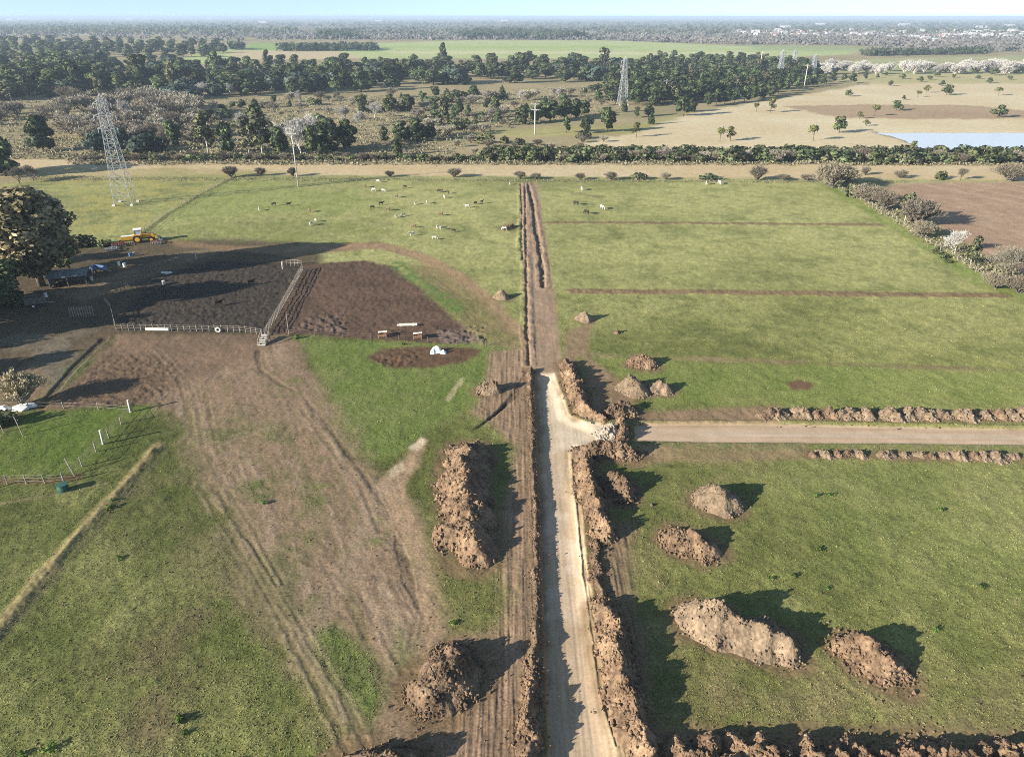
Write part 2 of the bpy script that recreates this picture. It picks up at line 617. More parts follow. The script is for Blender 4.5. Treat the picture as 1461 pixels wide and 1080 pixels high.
# --- farm yard and corrals in the west
paint(area([(-300, 330), (130, 352), (250, 340), (420, 345), (460, 365), (440, 480), (160, 480), (-40, 640), (-300, 700)], 2, 1.5), (104, 88, 70), .95, (84, 74, 58), n6, kind=2)
paint(area([(225, 338), (330, 352), (540, 345), (560, 352), (420, 366), (250, 352)], 1.2, .8), (140, 116, 88), .9)
paint(patchy(area([(240, 322), (500, 316), (560, 330), (540, 348), (240, 345)], 2, 1.2), n6, -.4, .5), (120, 126, 66), .6)
paint(area([(60, 415), (190, 385), (270, 358), (330, 352), (200, 400), (120, 432)], 1.0, .6), (142, 122, 94), .85, (120, 100, 78), n6)
paint(patchy(area([(-40, 470), (140, 470), (160, 490), (60, 580), (-60, 585)], 2, 1), n6, -.6, .3), (140, 130, 112), .5)
paint(area([(-100, 560), (60, 520), (70, 580), (-100, 584)], 1, .8), (146, 124, 96), .8, (124, 106, 78), n6)
m = area([(165, 470), (178, 440), (225, 395), (300, 372), (430, 376), (378, 474), (300, 474)], .8, .5)
paint(m, (82, 72, 62), 1, (62, 56, 50), n1, kind=6)
b, k = m
H[b] += k * (.06 * n1[b] + .05 * fbm(gx[b], gy[b], .45, 51, 2))
m = area([(432, 378), (520, 372), (562, 380), (600, 412), (640, 448), (694, 488), (640, 491), (480, 482), (410, 477), (384, 474)], .8, .5)
paint(m, (112, 90, 74), 1, (92, 74, 60), n6, kind=6)
b, k = m
H[b] += k * .04 * n1[b]
m = area([(415, 470), (440, 452), (490, 450), (500, 480)], 1, .8)
b, k = m
H[b] += k * .16 * n1[b]
paint(m, (88, 72, 64), .6, (120, 104, 92), n1)
m = area([(625, 472), (690, 465), (700, 490), (630, 490)], 1, .8)
b, k = m
H[b] += k * .16 * n1[b]
paint(m, (108, 94, 84), .6, (140, 124, 110), n1)
# tan curve of the vehicle track round the corral
TR = [(420, 356), (500, 350), (552, 352), (605, 368), (655, 396), (700, 435), (735, 478), (752, 500)]
paint(stroke(TR, 4.6, 1.0, .6), (168, 138, 106), .9, (148, 122, 94), w2, kind=2, thr=.55)
paint(area([(575, 375), (620, 382), (690, 430), (740, 480), (748, 498), (690, 492), (660, 462), (610, 410)], 1.5, .8), (146, 126, 92), .85, (120, 116, 70), n6)
for off in (0, 9, 18):
    paint(stroke([(600 + off, 395), (640 + off, 425), (690 + off, 475)], .5, .25, .15), (104, 92, 66), .5)
paint(patchy(stroke([(562, 376), (600, 402), (640, 432), (650, 442)], 4.5, 1.2, .8), w2, -.5, .2), (100, 122, 62), .8)
# muddy patch by the white sack
paint(area([(522, 510), (545, 498), (610, 494), (690, 498), (672, 514), (620, 526), (560, 526)], .8, .4), (112, 84, 66), .95, (90, 70, 56), n1, kind=2)
m = area([(530, 508), (560, 498), (600, 500), (590, 520), (545, 522)], .7, .4)
b, k = m
H[b] += k * .12 * n1[b]

# --- worn earth sweeping down the west side
paint(area([(60, 585), (150, 500), (170, 478), (415, 478), (430, 500), (445, 545), (250, 585), (235, 570), (120, 582)], 1.2, .8), (136, 112, 90), 1, (112, 94, 76), n6, kind=2)
m = area([(75, 578), (160, 500), (250, 520), (240, 575), (150, 580)], 1.2, .8)
paint(m, (98, 82, 66), .8, (122, 100, 78), n1)
b, k = m
H[b] += k * .07 * n1[b]
SW = [(245, 560), (415, 478), (430, 510), (470, 585), (520, 660), (560, 690), (585, 740), (620, 800), (640, 880), (600, 960), (640, 1100),
      (520, 1100), (440, 960), (380, 860), (330, 770), (285, 680), (260, 610)]
_a, _b = gp([(380, 560), (540, 980)])
_u = (_b - _a) / np.linalg.norm(_b - _a)
flow = fbm((gx * -_u[1] + gy * _u[0]) * 1.6 + w1 * .8, (gx * _u[0] + gy * _u[1]) * .09, 1.6, 35, 4)
m = area(SW, 3.2, 1.8, .8)
paint(m, (156, 130, 104), .95, (132, 112, 92), flow, kind=2, thr=.6)
b, k = m
H[b] += .012 * flow[b] * k
paint(patchy(m, flow, .1, .9), (180, 156, 128), .6)
paint(patchy(m, n1, .1, .9), (112, 96, 78), .35)
paint(patchy(m, -flow, .15, .9), (108, 102, 68), .6)
paint(patchy(area([(285, 620), (360, 590), (420, 640), (470, 720), (440, 770), (380, 740), (320, 700)], 3, 2), n6, -.2, .5), (104, 108, 64), .65, kind=0)
paint(patchy(area([(340, 740), (420, 760), (470, 850), (420, 880), (360, 820)], 3, 2), n6, -.1, .5), (100, 106, 60), .6)
paint(patchy(area([(430, 905), (480, 890), (530, 940), (545, 1000), (530, 1040), (490, 1000)], 1.2, .6), n6, -1.4, -.4), (92, 112, 48), .9, (108, 116, 64), n1, kind=0)
paint(patchy(area([(570, 900), (610, 960), (640, 1040), (600, 1050), (560, 960)], 1.5, .8), n6, -.6, .3), (100, 106, 60), .7)
for cx_, cy_ in ((368, 700), (470, 640), (455, 705), (520, 760), (400, 545), (330, 640)):
    paint(patchy(area([(cx_ - 22, cy_ - 14), (cx_ + 18, cy_ - 18), (cx_ + 26, cy_ + 16), (cx_ - 16, cy_ + 20)], 1.5, 1.2), w2, -.4, .5), (98, 112, 54), .6)
# tan clay run beside it
m = area([(606, 622), (590, 632), (572, 655), (540, 690), (552, 735), (585, 790), (600, 850), (612, 905), (590, 940), (630, 930), (640, 880), (622, 800), (590, 745), (580, 700), (600, 655), (612, 632)], .8, .7)
paint(m, (178, 150, 120), .9, (160, 134, 106), w2, kind=2)
paint(area([(582, 640), (600, 622), (610, 628), (596, 645)], .4, .3), (206, 186, 156), .9)
paint(area([(552, 672), (575, 660), (580, 672), (560, 680)], .4, .3), (200, 178, 146), .8)
paint(stroke([(640, 570), (648, 556), (660, 540)], .8, .3, .3), (196, 176, 140), .6)
# lane of machine tracks beside the main road, both sides
LW = [(700, 500), (756, 500), (764, 620), (768, 760), (772, 900), (776, 1100), (640, 1100), (650, 1000), (700, 900), (712, 760), (740, 640), (690, 600), (668, 590), (690, 560)]
paint(area(LW, 1.2, .6), (164, 136, 110), .95, (144, 119, 96), n6, kind=2)
paint(area([(640, 900), (720, 900), (760, 1100), (560, 1100), (600, 1030)], 1.5, .8), (150, 124, 100), .9, (130, 108, 86), n6, kind=2)
paint(patchy(area([(610, 790), (700, 810), (735, 840), (720, 890), (650, 900), (625, 850)], 1.8, .8), n6, -1, 0), (122, 118, 70), .8, (108, 112, 62), n1)
RW = [(838, 770), (905, 740), (905, 860), (935, 940), (900, 960), (880, 860), (858, 860)]
paint(area(RW, 1.2, .6), (140, 116, 92), .9, (120, 102, 80), n6, kind=2)
paint(area([(830, 500), (905, 560), (900, 590), (1110, 578), (1125, 592), (1110, 604), (905, 604), (850, 590), (838, 540)], 1.2, .5), (158, 130, 102), .95, (128, 108, 82), n6, kind=2)
paint(area([(900, 630), (1150, 634), (1150, 654), (960, 660), (900, 668)], 1.0, .5), (160, 134, 102), .95, (128, 116, 80), n6)
paint(area([(810, 470), (846, 462), (838, 500), (815, 520), (800, 520)], .8, .4), (146, 120, 94), .85, kind=2)
paint(area([(680, 345), (735, 312), (738, 330), (700, 330)], .8, .5), (132, 108, 80), .5)

# rank growth along the western wire fence
paint(stroke([(200, 336), (240, 306), (290, 276), (336, 253)], 1.5, .5, .3, .3), (92, 96, 58), .8)
paint(stroke([(196, 332), (236, 303), (286, 273), (332, 251)], 1.2, .5, .3, .3), (168, 156, 104), .6)
# wheel ruts
for pix, stn, gauge in (([(292, 690), (345, 770), (392, 850), (425, 905)], .8, .9), ([(318, 700), (362, 770), (400, 835)], .6, .5),
                        ([(425, 908), (470, 985), (505, 1060), (530, 1100)], 1.0, .95), ([(285, 560), (300, 640), (330, 690)], .5, .9),
                        ([(220, 500), (262, 545), (280, 600)], .5, .8), ([(270, 650), (330, 625), (390, 610)], .4, .3),
                        ([(430, 575), (480, 640), (525, 700), (552, 760)], .5, .8), ([(470, 800), (520, 880), (560, 960)], .35, .9), ([(565, 830), (600, 880), (590, 920)], .4, .4)):
    for dx in (-gauge, gauge):
        pts = gp(pix) + np.array([[dx, 0]])
        bb = bbox_rows(pts, 2)
        d = line_d(pts, gx[bb], gy[bb]) + w1[bb] * .18 + w2[bb] * .10
        brk = smooth(-.9, .3, n6[bb] + w2[bb] * .6 + .25) * stn
        k = (1 - smooth(.10, .38, d)) * brk
        ALB[bb] = ALB[bb] * (1 - .26 * k[..., None]) + alb((92, 80, 62)).astype(np.float32) * .26 * k[..., None]
        H[bb] -= .03 * k
        k = (1 - smooth(.08, .30, np.abs(d - .55))) * brk
        ALB[bb] = ALB[bb] * (1 - .28 * k[..., None]) + alb((178, 156, 128)).astype(np.float32) * .28 * k[..., None]
        H[bb] += .018 * k
# dark washed gully along the eastern side of the worn earth, pale crossing lane
GU = gp([(366, 500), (372, 528), (400, 548), (430, 562), (462, 600), (500, 650), (530, 690), (552, 728), (566, 768), (578, 810), (598, 868)])
bb = bbox_rows(GU, 3)
d = line_d(GU, gx[bb], gy[bb]) + w1[bb] * .45 + w2[bb] * .2
k = (1 - smooth(.12, .5, d)) * smooth(-.8, .4, n6[bb] + .4)
ALB[bb] = ALB[bb] * (1 - .36 * k[..., None]) + (alb((84, 70, 58)) * k[..., None] * .36).astype(np.float32)
H[bb] -= .06 * k
paint(stroke([(545, 690), (505, 790), (462, 870), (432, 910)], 2.6, .9, .5, .3), (170, 148, 124), .5, (150, 128, 106), flow)
paint(patchy(area([(200, 700), (330, 720), (420, 900), (480, 1010), (400, 1000), (300, 860)], 5, 3), n6, -.8, .5), (120, 108, 80), .6)
# fan of tracks towards the pit left of the road
for q in range(7):
    pts = gp([(705 - q * 5, 596 + q * 3), (728 + q * 2, 566), (752, 530 + q * 7)])
    bb = bbox_rows(pts, 1)
    k = 1 - smooth(.1, .3, line_d(pts, gx[bb], gy[bb]) + w2[bb] * .1)
    H[bb] -= .07 * k
    ALB[bb] *= (1 - .2 * k)[..., None]

# low bank of dry grass in the south-west
BK = gp([(-60, 960), (-5, 900), (60, 822), (130, 742), (180, 690), (225, 636)])
bb = bbox_rows(BK, 5)
d = line_d(BK, gx[bb], gy[bb]) + w1[bb] * .35 + w2[bb] * .2
k = 1 - smooth(.5, 1.5, d)
ALB[bb] = ALB[bb] * (1 - .6 * k[..., None]) + (alb((158, 138, 102)) * k[..., None] * .6).astype(np.float32)
H[bb] += .22 * (1 - smooth(0, 1.5, d)) * (1 + .7 * w2[bb] + .4 * w1[bb])
paint(stroke([(-10, 922), (60, 845), (130, 765), (185, 705), (235, 645)], 1.0, .5, .3, .4), (104, 98, 72), .7)
# thin worn line across the western pasture
paint(stroke([(-20, 722), (40, 712), (90, 704), (150, 690)], .5, .3, .2), (150, 136, 104), .6)
paint(stroke([(-20, 686), (60, 688), (110, 680)], 1.6, .6, .3), (116, 90, 66), .7)
# drain between corral and pasture
DR = gp([(150, 482), (110, 520), (70, 566), (60, 580)])
bb = bbox_rows(DR, 3)
k = 1 - smooth(.3, .9, line_d(DR, gx[bb], gy[bb]) + w2[bb] * .15)
H[bb] -= .2 * k
ALB[bb] = ALB[bb] * (1 - .6 * k[..., None]) + (alb((84, 70, 56)) * k[..., None] * .6).astype(np.float32)

# --- the new road
# older upper stretch: bare earth with an open trench
UP = [(741, 262), (766, 261), (778, 330), (788, 400), (798, 480), (803, 530), (800, 548), (765, 545), (752, 520), (746, 400), (744, 330)]
streak = fbm(gx * 6.0, gy * .22, 1.6, 31, 3)
streak2 = fbm(gx * 2.2, gy * .10, 1.6, 32, 3)
paint(area(UP, .6, .3), (170, 146, 120), 1, (148, 124, 102), streak, kind=1)
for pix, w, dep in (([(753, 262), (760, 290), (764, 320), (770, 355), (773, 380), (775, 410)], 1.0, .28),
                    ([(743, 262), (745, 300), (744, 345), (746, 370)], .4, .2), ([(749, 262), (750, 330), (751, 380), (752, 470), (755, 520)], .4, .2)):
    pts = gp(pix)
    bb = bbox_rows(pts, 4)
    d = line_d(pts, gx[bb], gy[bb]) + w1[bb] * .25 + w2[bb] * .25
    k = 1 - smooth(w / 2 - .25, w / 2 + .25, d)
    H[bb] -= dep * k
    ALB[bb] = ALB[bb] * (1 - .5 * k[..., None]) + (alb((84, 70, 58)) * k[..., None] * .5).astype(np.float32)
    k = 1 - smooth(.3, .8, np.abs(d - w / 2 - .6))
    H[bb] += .10 * k * (1 + w2[bb])
ROAD = [(762, 536), (790, 534), (800, 556), (812, 590), (838, 603), (872, 604), (880, 612), (876, 632), (834, 634), (823, 642), (826, 700), (835, 780), (848, 870), (858, 940), (872, 1010), (892, 1080), (900, 1130),
        (784, 1130), (782, 1080), (779, 1000), (775, 900), (771, 800), (768, 700), (765, 610)]
bb, k = area(ROAD, .16, .12, .05)
H[bb] = H[bb] * (1 - k) + ((-.72 + .012 * streak[bb] + .02 * n6[bb]) * (.45 + .55 * smooth(0, 2.2, line_d(gp([(795, 534), (812, 590), (850, 606), (880, 606), (876, 632), (834, 634), (826, 700), (848, 870), (872, 1010), (900, 1130)]), gx[bb], gy[bb])))) * k
paint((bb, k), (204, 182, 151), 1, (183, 160, 131), streak, kind=1)
paint(patchy((bb, k), streak2, .0, .9), (176, 148, 120), .55)
paint(patchy((bb, k), n6, .1, .9), (224, 208, 184), .5)
paint(area([(766, 534), (792, 532), (806, 570), (812, 596), (870, 606), (872, 630), (826, 636), (790, 640), (776, 560)], 1.2, .6), (224, 208, 182), .6)
# pale shoulder and pipe groove on the east side
m = stroke([(815, 640), (822, 720), (832, 800), (842, 870), (852, 940), (866, 1010), (884, 1075), (900, 1130)], .6, .22, .12, .12)
paint(m, (232, 212, 174), .7)
lower(m, .12)
m = stroke([(818, 650), (826, 740), (836, 830), (846, 900), (858, 980), (880, 1060)], .22, .1, .1, .1)
lower(m, -.15)
paint(m, (120, 100, 80), .6)
SIDE = [(905, 604), (1110, 604), (1461, 611), (1900, 622), (1900, 652), (1461, 634), (1150, 631), (905, 629)]
streakx = fbm(gx * .12, gy * 3.0, 1.6, 33, 3)
bb, k = area(SIDE, .25, .15, .08)
H[bb] = H[bb] * (1 - k) + (-.22 + .02 * streakx[bb]) * k
paint((bb, k), (200, 176, 148), 1, (180, 154, 126), streakx, kind=1)
paint(stroke([(1000, 618), (1461, 622), (1900, 636)], 1.1, .5, .2), (202, 184, 162), .5)
m = stroke([(905, 602), (1110, 601), (1500, 609)], .5, .2, .15, .2)
lower(m, .22)
# grass verges of the side road
paint(patchy(area([(1100, 592), (1500, 602), (1900, 612), (1900, 622), (1461, 611), (1110, 603)], .5, .4), w2, -.6, .4), (150, 140, 100), .85, (122, 120, 74), n1)
paint(patchy(area([(905, 630), (1150, 632), (1461, 635), (1900, 653), (1900, 662), (1461, 644), (1150, 642), (960, 640)], .5, .4), w2, -.4, .4), (118, 122, 74), .9, (146, 134, 98), n1)
# machine streaks in the lanes beside the road
for pix in (LW, RW):
    bb, k = area(pix, 1.0, .4)
    ALB[bb] *= (1 + .16 * streak[bb] * k)[..., None]
    H[bb] += .05 * streak[bb] * k

# crumbs of soil spilled round the heaps and berms
for pix, w in (([(668, 650), (660, 690), (666, 725), (672, 790)], 8.5), ([(622, 985), (652, 962)], 8.5), ([(500, 1098), (575, 1098)], 6), ([(996, 885), (1058, 908), (1118, 930)], 6.6), ([(1222, 930), (1266, 958)], 6.2),
               ([(968, 772), (1002, 786)], 6.2), ([(1022, 716), (1032, 720)], 6.6), ([(874, 688), (892, 708)], 5), ([(900, 555), (945, 558)], 6), ([(908, 519), (926, 522)], 5.2), ([(693, 558), (704, 557)], 4.6), ([(835, 456), (836, 457)], 5),
               ([(716, 425), (717, 425)], 5), ([(809, 521), (822, 565), (834, 588), (902, 590)], 4.6), ([(836, 646), (902, 652)], 4.4), ([(836, 664), (850, 735), (862, 764)], 4.6), ([(850, 776), (858, 855)], 2.4),
               ([(862, 868), (884, 950), (892, 1000), (950, 1120)], 5.2), ([(1096, 592), (1530, 594)], 3.6), ([(1160, 649), (1530, 653)], 2.6), ([(968, 1084), (1530, 1088)], 6.5), ([(757, 530), (763, 700), (766, 880), (755, 1100)], 2.2)):
    paint(stroke(pix, w, .8, .45, .45), (142, 116, 88), .8, (112, 94, 70), n1)

# pond
paint(stroke([(1246, 188), (1288, 199), (1304, 206), (1316, 213)], 5, 2, 1.5), (136, 122, 98), .7)
POND = [(1250, 189), (1290, 199), (1306, 206), (1318, 213), (1500, 214), (2200, 212), (2200, 189), (1500, 189)]
bb, k = area(POND, 1.5, 1.2)
H[bb] -= .7 * k
paint((bb, k), (150, 140, 120), .8)

# grass gets a little relief of its own; hollows in the bare ground are coloured darker as well
ALB[:] = np.clip(ALB, .004, .85)


def ground_z(x, y):
    """height of the sheet at a point (nearest vertex)"""
    r = int(np.clip(np.searchsorted(GY, y), 0, NY - 1))
    c = int(np.clip(round((x / CAMH * _dn[r] + 1000) / STEP), 0, NX - 1))
    return float(H[r, c])


gm, nt, bs, out = new_mat('ground soil and grass')
at = nt.nodes.new('ShaderNodeAttribute')
at.attribute_name = 'albedo'
f1 = nz(nt, 3.6, 9)
f1.inputs['Roughness'].default_value = .72
f2 = nz(nt, .35, 4)
v1 = ramp(nt, f1.outputs[0], [(.33, (.52, .52, .52)), (.67, (1.48, 1.48, 1.48))]).outputs[0]
v2 = ramp(nt, f2.outputs[0], [(.3, (.88, .90, .86)), (.7, (1.10, 1.09, 1.12))]).outputs[0]
nt.links.new(mixc(nt, mixc(nt, at.outputs['Color'], v1, 1.0, 'MULTIPLY'), v2, 1.0, 'MULTIPLY'), bs.inputs['Base Color'])
bs.inputs['Specular IOR Level'].default_value = .05
bs.inputs['Roughness'].default_value = 1
bp = nt.nodes.new('ShaderNodeBump')
bp.inputs['Strength'].default_value = .35
bp.inputs['Distance'].default_value = .12
nt.links.new(f1.outputs[0], bp.inputs['Height'])
nt.links.new(bp.outputs[0], bs.inputs['Normal'])

gmr = gm.copy()                                  # compacted road base: much finer grain
gmr.name = 'compacted road base'
for n_ in gmr.node_tree.nodes:
    if n_.type == 'VALTORGB' and n_.color_ramp.elements[0].color[0] < .6:
        n_.color_ramp.elements[0].color = (.82, .81, .80, 1)
        n_.color_ramp.elements[1].color = (1.17, 1.16, 1.14, 1)
    if n_.type == 'BUMP':
        n_.inputs['Strength'].default_value = .14
P = np.stack([gx, gy, H], -1).reshape(-1, 3)
A = ALB.reshape(-1, 3)
idx = np.arange(NX * NY).reshape(NY, NX)
Q = np.stack([idx[:-1, :-1], idx[:-1, 1:], idx[1:, 1:], idx[1:, :-1]], -1).reshape(-1, 4)
QK = KIND[:-1, :-1].ravel()
for kk, nm in ((0, 'ground'), (1, 'road'), (2, 'dirt_track'), (3, 'dry_field'), (4, 'crop_field'), (5, 'ploughed_field'), (6, 'mud')):
    q = Q[QK == kk]
    if not len(q):
        continue
    used = np.zeros(len(P), bool)
    used[q.ravel()] = True
    remap = np.cumsum(used) - 1
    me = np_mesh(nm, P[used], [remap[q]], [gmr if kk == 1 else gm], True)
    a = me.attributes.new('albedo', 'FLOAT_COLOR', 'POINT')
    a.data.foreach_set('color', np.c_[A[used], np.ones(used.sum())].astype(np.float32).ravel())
    tag(link(nm, me), kind='structure')
del P, A, Q, idx

# pond water
wm, nt, bs, out = new_mat('pond water')
bs.inputs['Base Color'].default_value = (.50, .53, .55, 1)
bs.inputs['Roughness'].default_value = .3
bs.inputs['Specular IOR Level'].default_value = .3
n = nz(nt, .8, 3)
b_ = nt.nodes.new('ShaderNodeBump')
b_.inputs['Strength'].default_value = .12
nt.links.new(n.outputs[0], b_.inputs['Height'])
nt.links.new(b_.outputs[0], bs.inputs['Normal'])
pw = gp([(1244, 187), (1244, 216), (2300, 216), (2300, 187)])
me = np_mesh('water', np.c_[pw, np.full(4, -.30)], [[(0, 1, 2, 3)]], [wm])
tag(link('water', me), kind='structure')

# grass tufts standing on the sheet, coloured like the sward they grow from
gr_v, gr_c = [], []
NG = 300000
gyy = 36 + (150 - 36) * rng.random(NG * 2) ** 1.25
gxx = rng.uniform(-1, 1, NG * 2) * (gyy * .80 + 24)
ri = np.clip(np.searchsorted(GY, gyy), 0, NY - 1)
ci = np.clip(np.round((gxx / CAMH * _dn[ri] + 1000) / STEP).astype(int), 0, NX - 1)
ga = ALB[ri, ci]
okg = (KIND[ri, ci] == 0) & (ga[:, 1] > ga[:, 0] * .84) & (vnoise(gxx / 1.3, gyy / 1.3, 77) > rng.uniform(-.4, .7, NG * 2))
gxx, gyy, ri, ci, ga = [q[okg][:NG] for q in (gxx, gyy, ri, ci, ga)]
n_ = len(gxx)
hz_ = H[ri, ci]
sz = rng.uniform(.035, .085, (n_, 1)) * (1 + (rng.random((n_, 1)) > .98) * 1.1)
nn = rng.normal(0, .32, (n_, 3)) + (0, 0, 1)
nn /= np.linalg.norm(nn, axis=1, keepdims=True)
uu = np.cross(nn, rng.normal(0, 1, (n_, 3)))
uu /= np.linalg.norm(uu, axis=1, keepdims=True)
vv = np.cross(nn, uu)
cc = np.stack([gxx, gyy, hz_ + .02], -1)
c0, c1, c2, c3 = cc - uu * sz, cc - vv * sz * .6, cc + uu * sz * rng.uniform(.6, 1.2, (n_, 1)), cc + vv * sz * .7
gv = np.stack([c0, c1, c2, c3], 1).reshape(-1, 3)
tone = rng.uniform(.5, 1.55, (n_, 1)) * np.where(rng.random((n_, 1)) > .85, (1.25, 1.12, 1.0), (1, 1, 1))
gc = np.repeat(np.clip(ga * tone, .005, .8), 4, 0)
me = np_mesh('grass', gv, [np.arange(4 * n_).reshape(n_, 4)], [], False)
gmat, nt, bs, out = new_mat('grass blades')
at = nt.nodes.new('ShaderNodeAttribute')
at.attribute_name = 'albedo'
nt.links.new(at.outputs['Color'], bs.inputs['Base Color'])
me.materials.append(gmat)
a = me.attributes.new('albedo', 'FLOAT_COLOR', 'POINT')
a.data.foreach_set('color', np.c_[gc, np.ones(len(gc))].astype(np.float32).ravel())
tag(link('grass', me), kind='stuff')

# ------------------------------------------------------------------ earth heaps
ico_v = []
_p = (1 + 5 ** .5) / 2
for a_, b_2 in ((-1, _p), (1, _p), (-1, -_p), (1, -_p)):
    ico_v += [(a_, b_2, 0)]
for a_, b_2 in ((-1, _p), (1, _p), (-1, -_p), (1, -_p)):
    ico_v += [(0, a_, b_2)]
for a_, b_2 in ((-1, _p), (1, _p), (-1, -_p), (1, -_p)):
    ico_v += [(b_2, 0, a_)]
ICO_V = np.array(ico_v) / 1.902
ICO_F = np.array([(0, 11, 5), (0, 5, 1), (0, 1, 7), (0, 7, 10), (0, 10, 11), (1, 5, 9), (5, 11, 4), (11, 10, 2), (10, 7, 6), (7, 1, 8),
                  (3, 9, 4), (3, 4, 2), (3, 2, 6), (3, 6, 8), (3, 8, 9), (4, 9, 5), (2, 4, 11), (6, 2, 10), (8, 6, 7), (9, 8, 1)])


def clods(pos, rad):
    n = len(pos)
    v = ICO_V[None] * (rad[:, None, None] * rng.uniform(.65, 1.25, (n, 12, 1))) * rng.uniform(.75, 1.2, (n, 1, 3)) + pos[:, None, :]
    f = ICO_F[None] + (np.arange(n) * 12)[:, None, None]
    return v.reshape(-1, 3), f.reshape(-1, 3)


def heap_mesh(name, ridges, mat, seed, res=.16, rough=.3, nclod=120, csize=(.08, .24), lump=1.0, edge=.5, crest=.3, flank=.5, zbase=None):
    """ridges: list of polylines [(x,y,h,w),...] in local metres; a heap is the union of sloping ridges broken up by lumps"""
    allp = np.array([p for r_ in ridges for p in r_])
    wmax = allp[:, 3].max() * 1.35 + .4
    x0, x1 = allp[:, 0].min() - wmax, allp[:, 0].max() + wmax
    y0, y1 = allp[:, 1].min() - wmax, allp[:, 1].max() + wmax
    nx, ny = int((x1 - x0) / res) + 2, int((y1 - y0) / res) + 2
    X, Y = np.meshgrid(np.linspace(x0, x1, nx), np.linspace(y0, y1, ny))
    so_ = seed * 37.7
    wx = X + .45 * lump * fbm(X + so_, Y, 1.6, seed + 1, 2)
    wy = Y + .45 * lump * fbm(X, Y + so_, 1.6, seed + 2, 2)
    Z = np.full(X.shape, -1.0)
    Qm = np.full(X.shape, 9.0)
    for r_ in ridges:
        segs = list(zip(r_[:-1], r_[1:])) if len(r_) > 1 else [(r_[0], r_[0])]
        for a, b in segs:
            ex, ey = b[0] - a[0], b[1] - a[1]
            L2 = ex * ex + ey * ey + 1e-9
            t = np.clip(((wx - a[0]) * ex + (wy - a[1]) * ey) / L2, 0, 1)
            d = np.hypot(wx - a[0] - t * ex, wy - a[1] - t * ey)
            h = a[2] + (b[2] - a[2]) * t
            w = a[3] + (b[3] - a[3]) * t
            Qm = np.minimum(Qm, d / w)
            q = np.minimum(d / w, 1.6)
            Z = np.maximum(Z, h * (1.06 - np.sqrt(q * q + .012)) * (1 + .12 * (1 - q)))
    hmax = allp[:, 2].max()
    rel = np.clip(Z / hmax + .25, 0, 1)
    Z = Z + rel * rough * (.55 * fbm(X + so_, Y, 1.1, seed + 3, 2) + .45 * np.abs(fbm(X + so_, Y, .45, seed + 4, 2)) - .1)
    Zs = np.where(Qm > 1.05, Z - (Qm - 1.05) * 1.2, Z)
    keep = (Zs > -.12) & (Qm < 1.35)
    idx_ = np.arange(nx * ny).reshape(ny, nx)
    q = np.stack([idx_[:-1, :-1], idx_[:-1, 1:], idx_[1:, 1:], idx_[1:, :-1]], -1).reshape(-1, 4)
    kq = keep.ravel()[q].any(1)
    q = q[kq]
    V = np.stack([X, Y, np.maximum(Zs, -.25)], -1).reshape(-1, 3)
    used = np.zeros(len(V), bool)
    used[q.ravel()] = True
    rm = np.cumsum(used) - 1
    verts, quads = V[used], rm[q]
    tris = np.zeros((0, 3), int)
    if nclod:
        nclod = int(nclod * 1.7)
        zz = Zs.ravel()
        wt = np.where(zz > 0, flank * .25, 0) + np.where((zz > -.1) & (zz < .22 * hmax), edge, 0) + np.where(zz > .72 * hmax, crest, 0)
        wt = wt * (fbm(X + so_, Y, 1.3, seed + 9, 2).ravel() > -.35)
        pick = rng.choice(len(zz), nclod, p=wt / wt.sum())
        pos = np.c_[X.ravel()[pick], Y.ravel()[pick], np.maximum(zz[pick], 0)] + rng.uniform(-res, res, (nclod, 3)) * (1, 1, .3)
        rad = csize[0] + (csize[1] - csize[0]) * rng.random(nclod) ** 2.2
        ctr = pos[:, :2].mean(0)
        stray = (pos[:, 2] < .25 * hmax) & (rng.random(nclod) < .5)
        dv = pos[:, :2] - ctr
        dv /= np.linalg.norm(dv, axis=1, keepdims=True) + 1e-6
        dv += rng.normal(0, .5, dv.shape)
        pos[stray, :2] += (dv * np.minimum(rng.exponential(.35, (nclod, 1)), 1.4))[stray]
        pos[stray, 2] = rad[stray] * .3
        rad[stray] *= .7
        cv, cf = clods(pos, rad)
        tris = cf + len(verts)
        verts = np.r_[verts, cv]
    me = np_mesh(name, verts, [quads, tris], [mat], False)
    sm = np.zeros(len(me.polygons), bool)
    sm[:len(quads)] = True
    me.polygons.foreach_set('use_smooth', sm)
    return me


def heap(name, label, cat, ridges_px, mat, seed, group=None, **kw):
    """ridges_px: [(px, py, h, w)...] surveyed foot points"""
    loc = None
    rl = []
    pts0 = [p for r_ in ridges_px for p in r_]
    g = gp([(p[0], p[1]) for p in pts0])
    loc = g.mean(0)
    k = 0
    for r_ in ridges_px:
        o_ = []
        for p in r_:
            o_.append((g[k][0] - loc[0], g[k][1] - loc[1], p[2] * 1.12, p[3] * .88))
            k += 1
        rl.append(o_)
    me = heap_mesh(name, rl, MAT[mat], seed, **kw)
    o = link(name, me)
    o.location = (loc[0], loc[1], .0)
    return tag(o, label, cat, group)


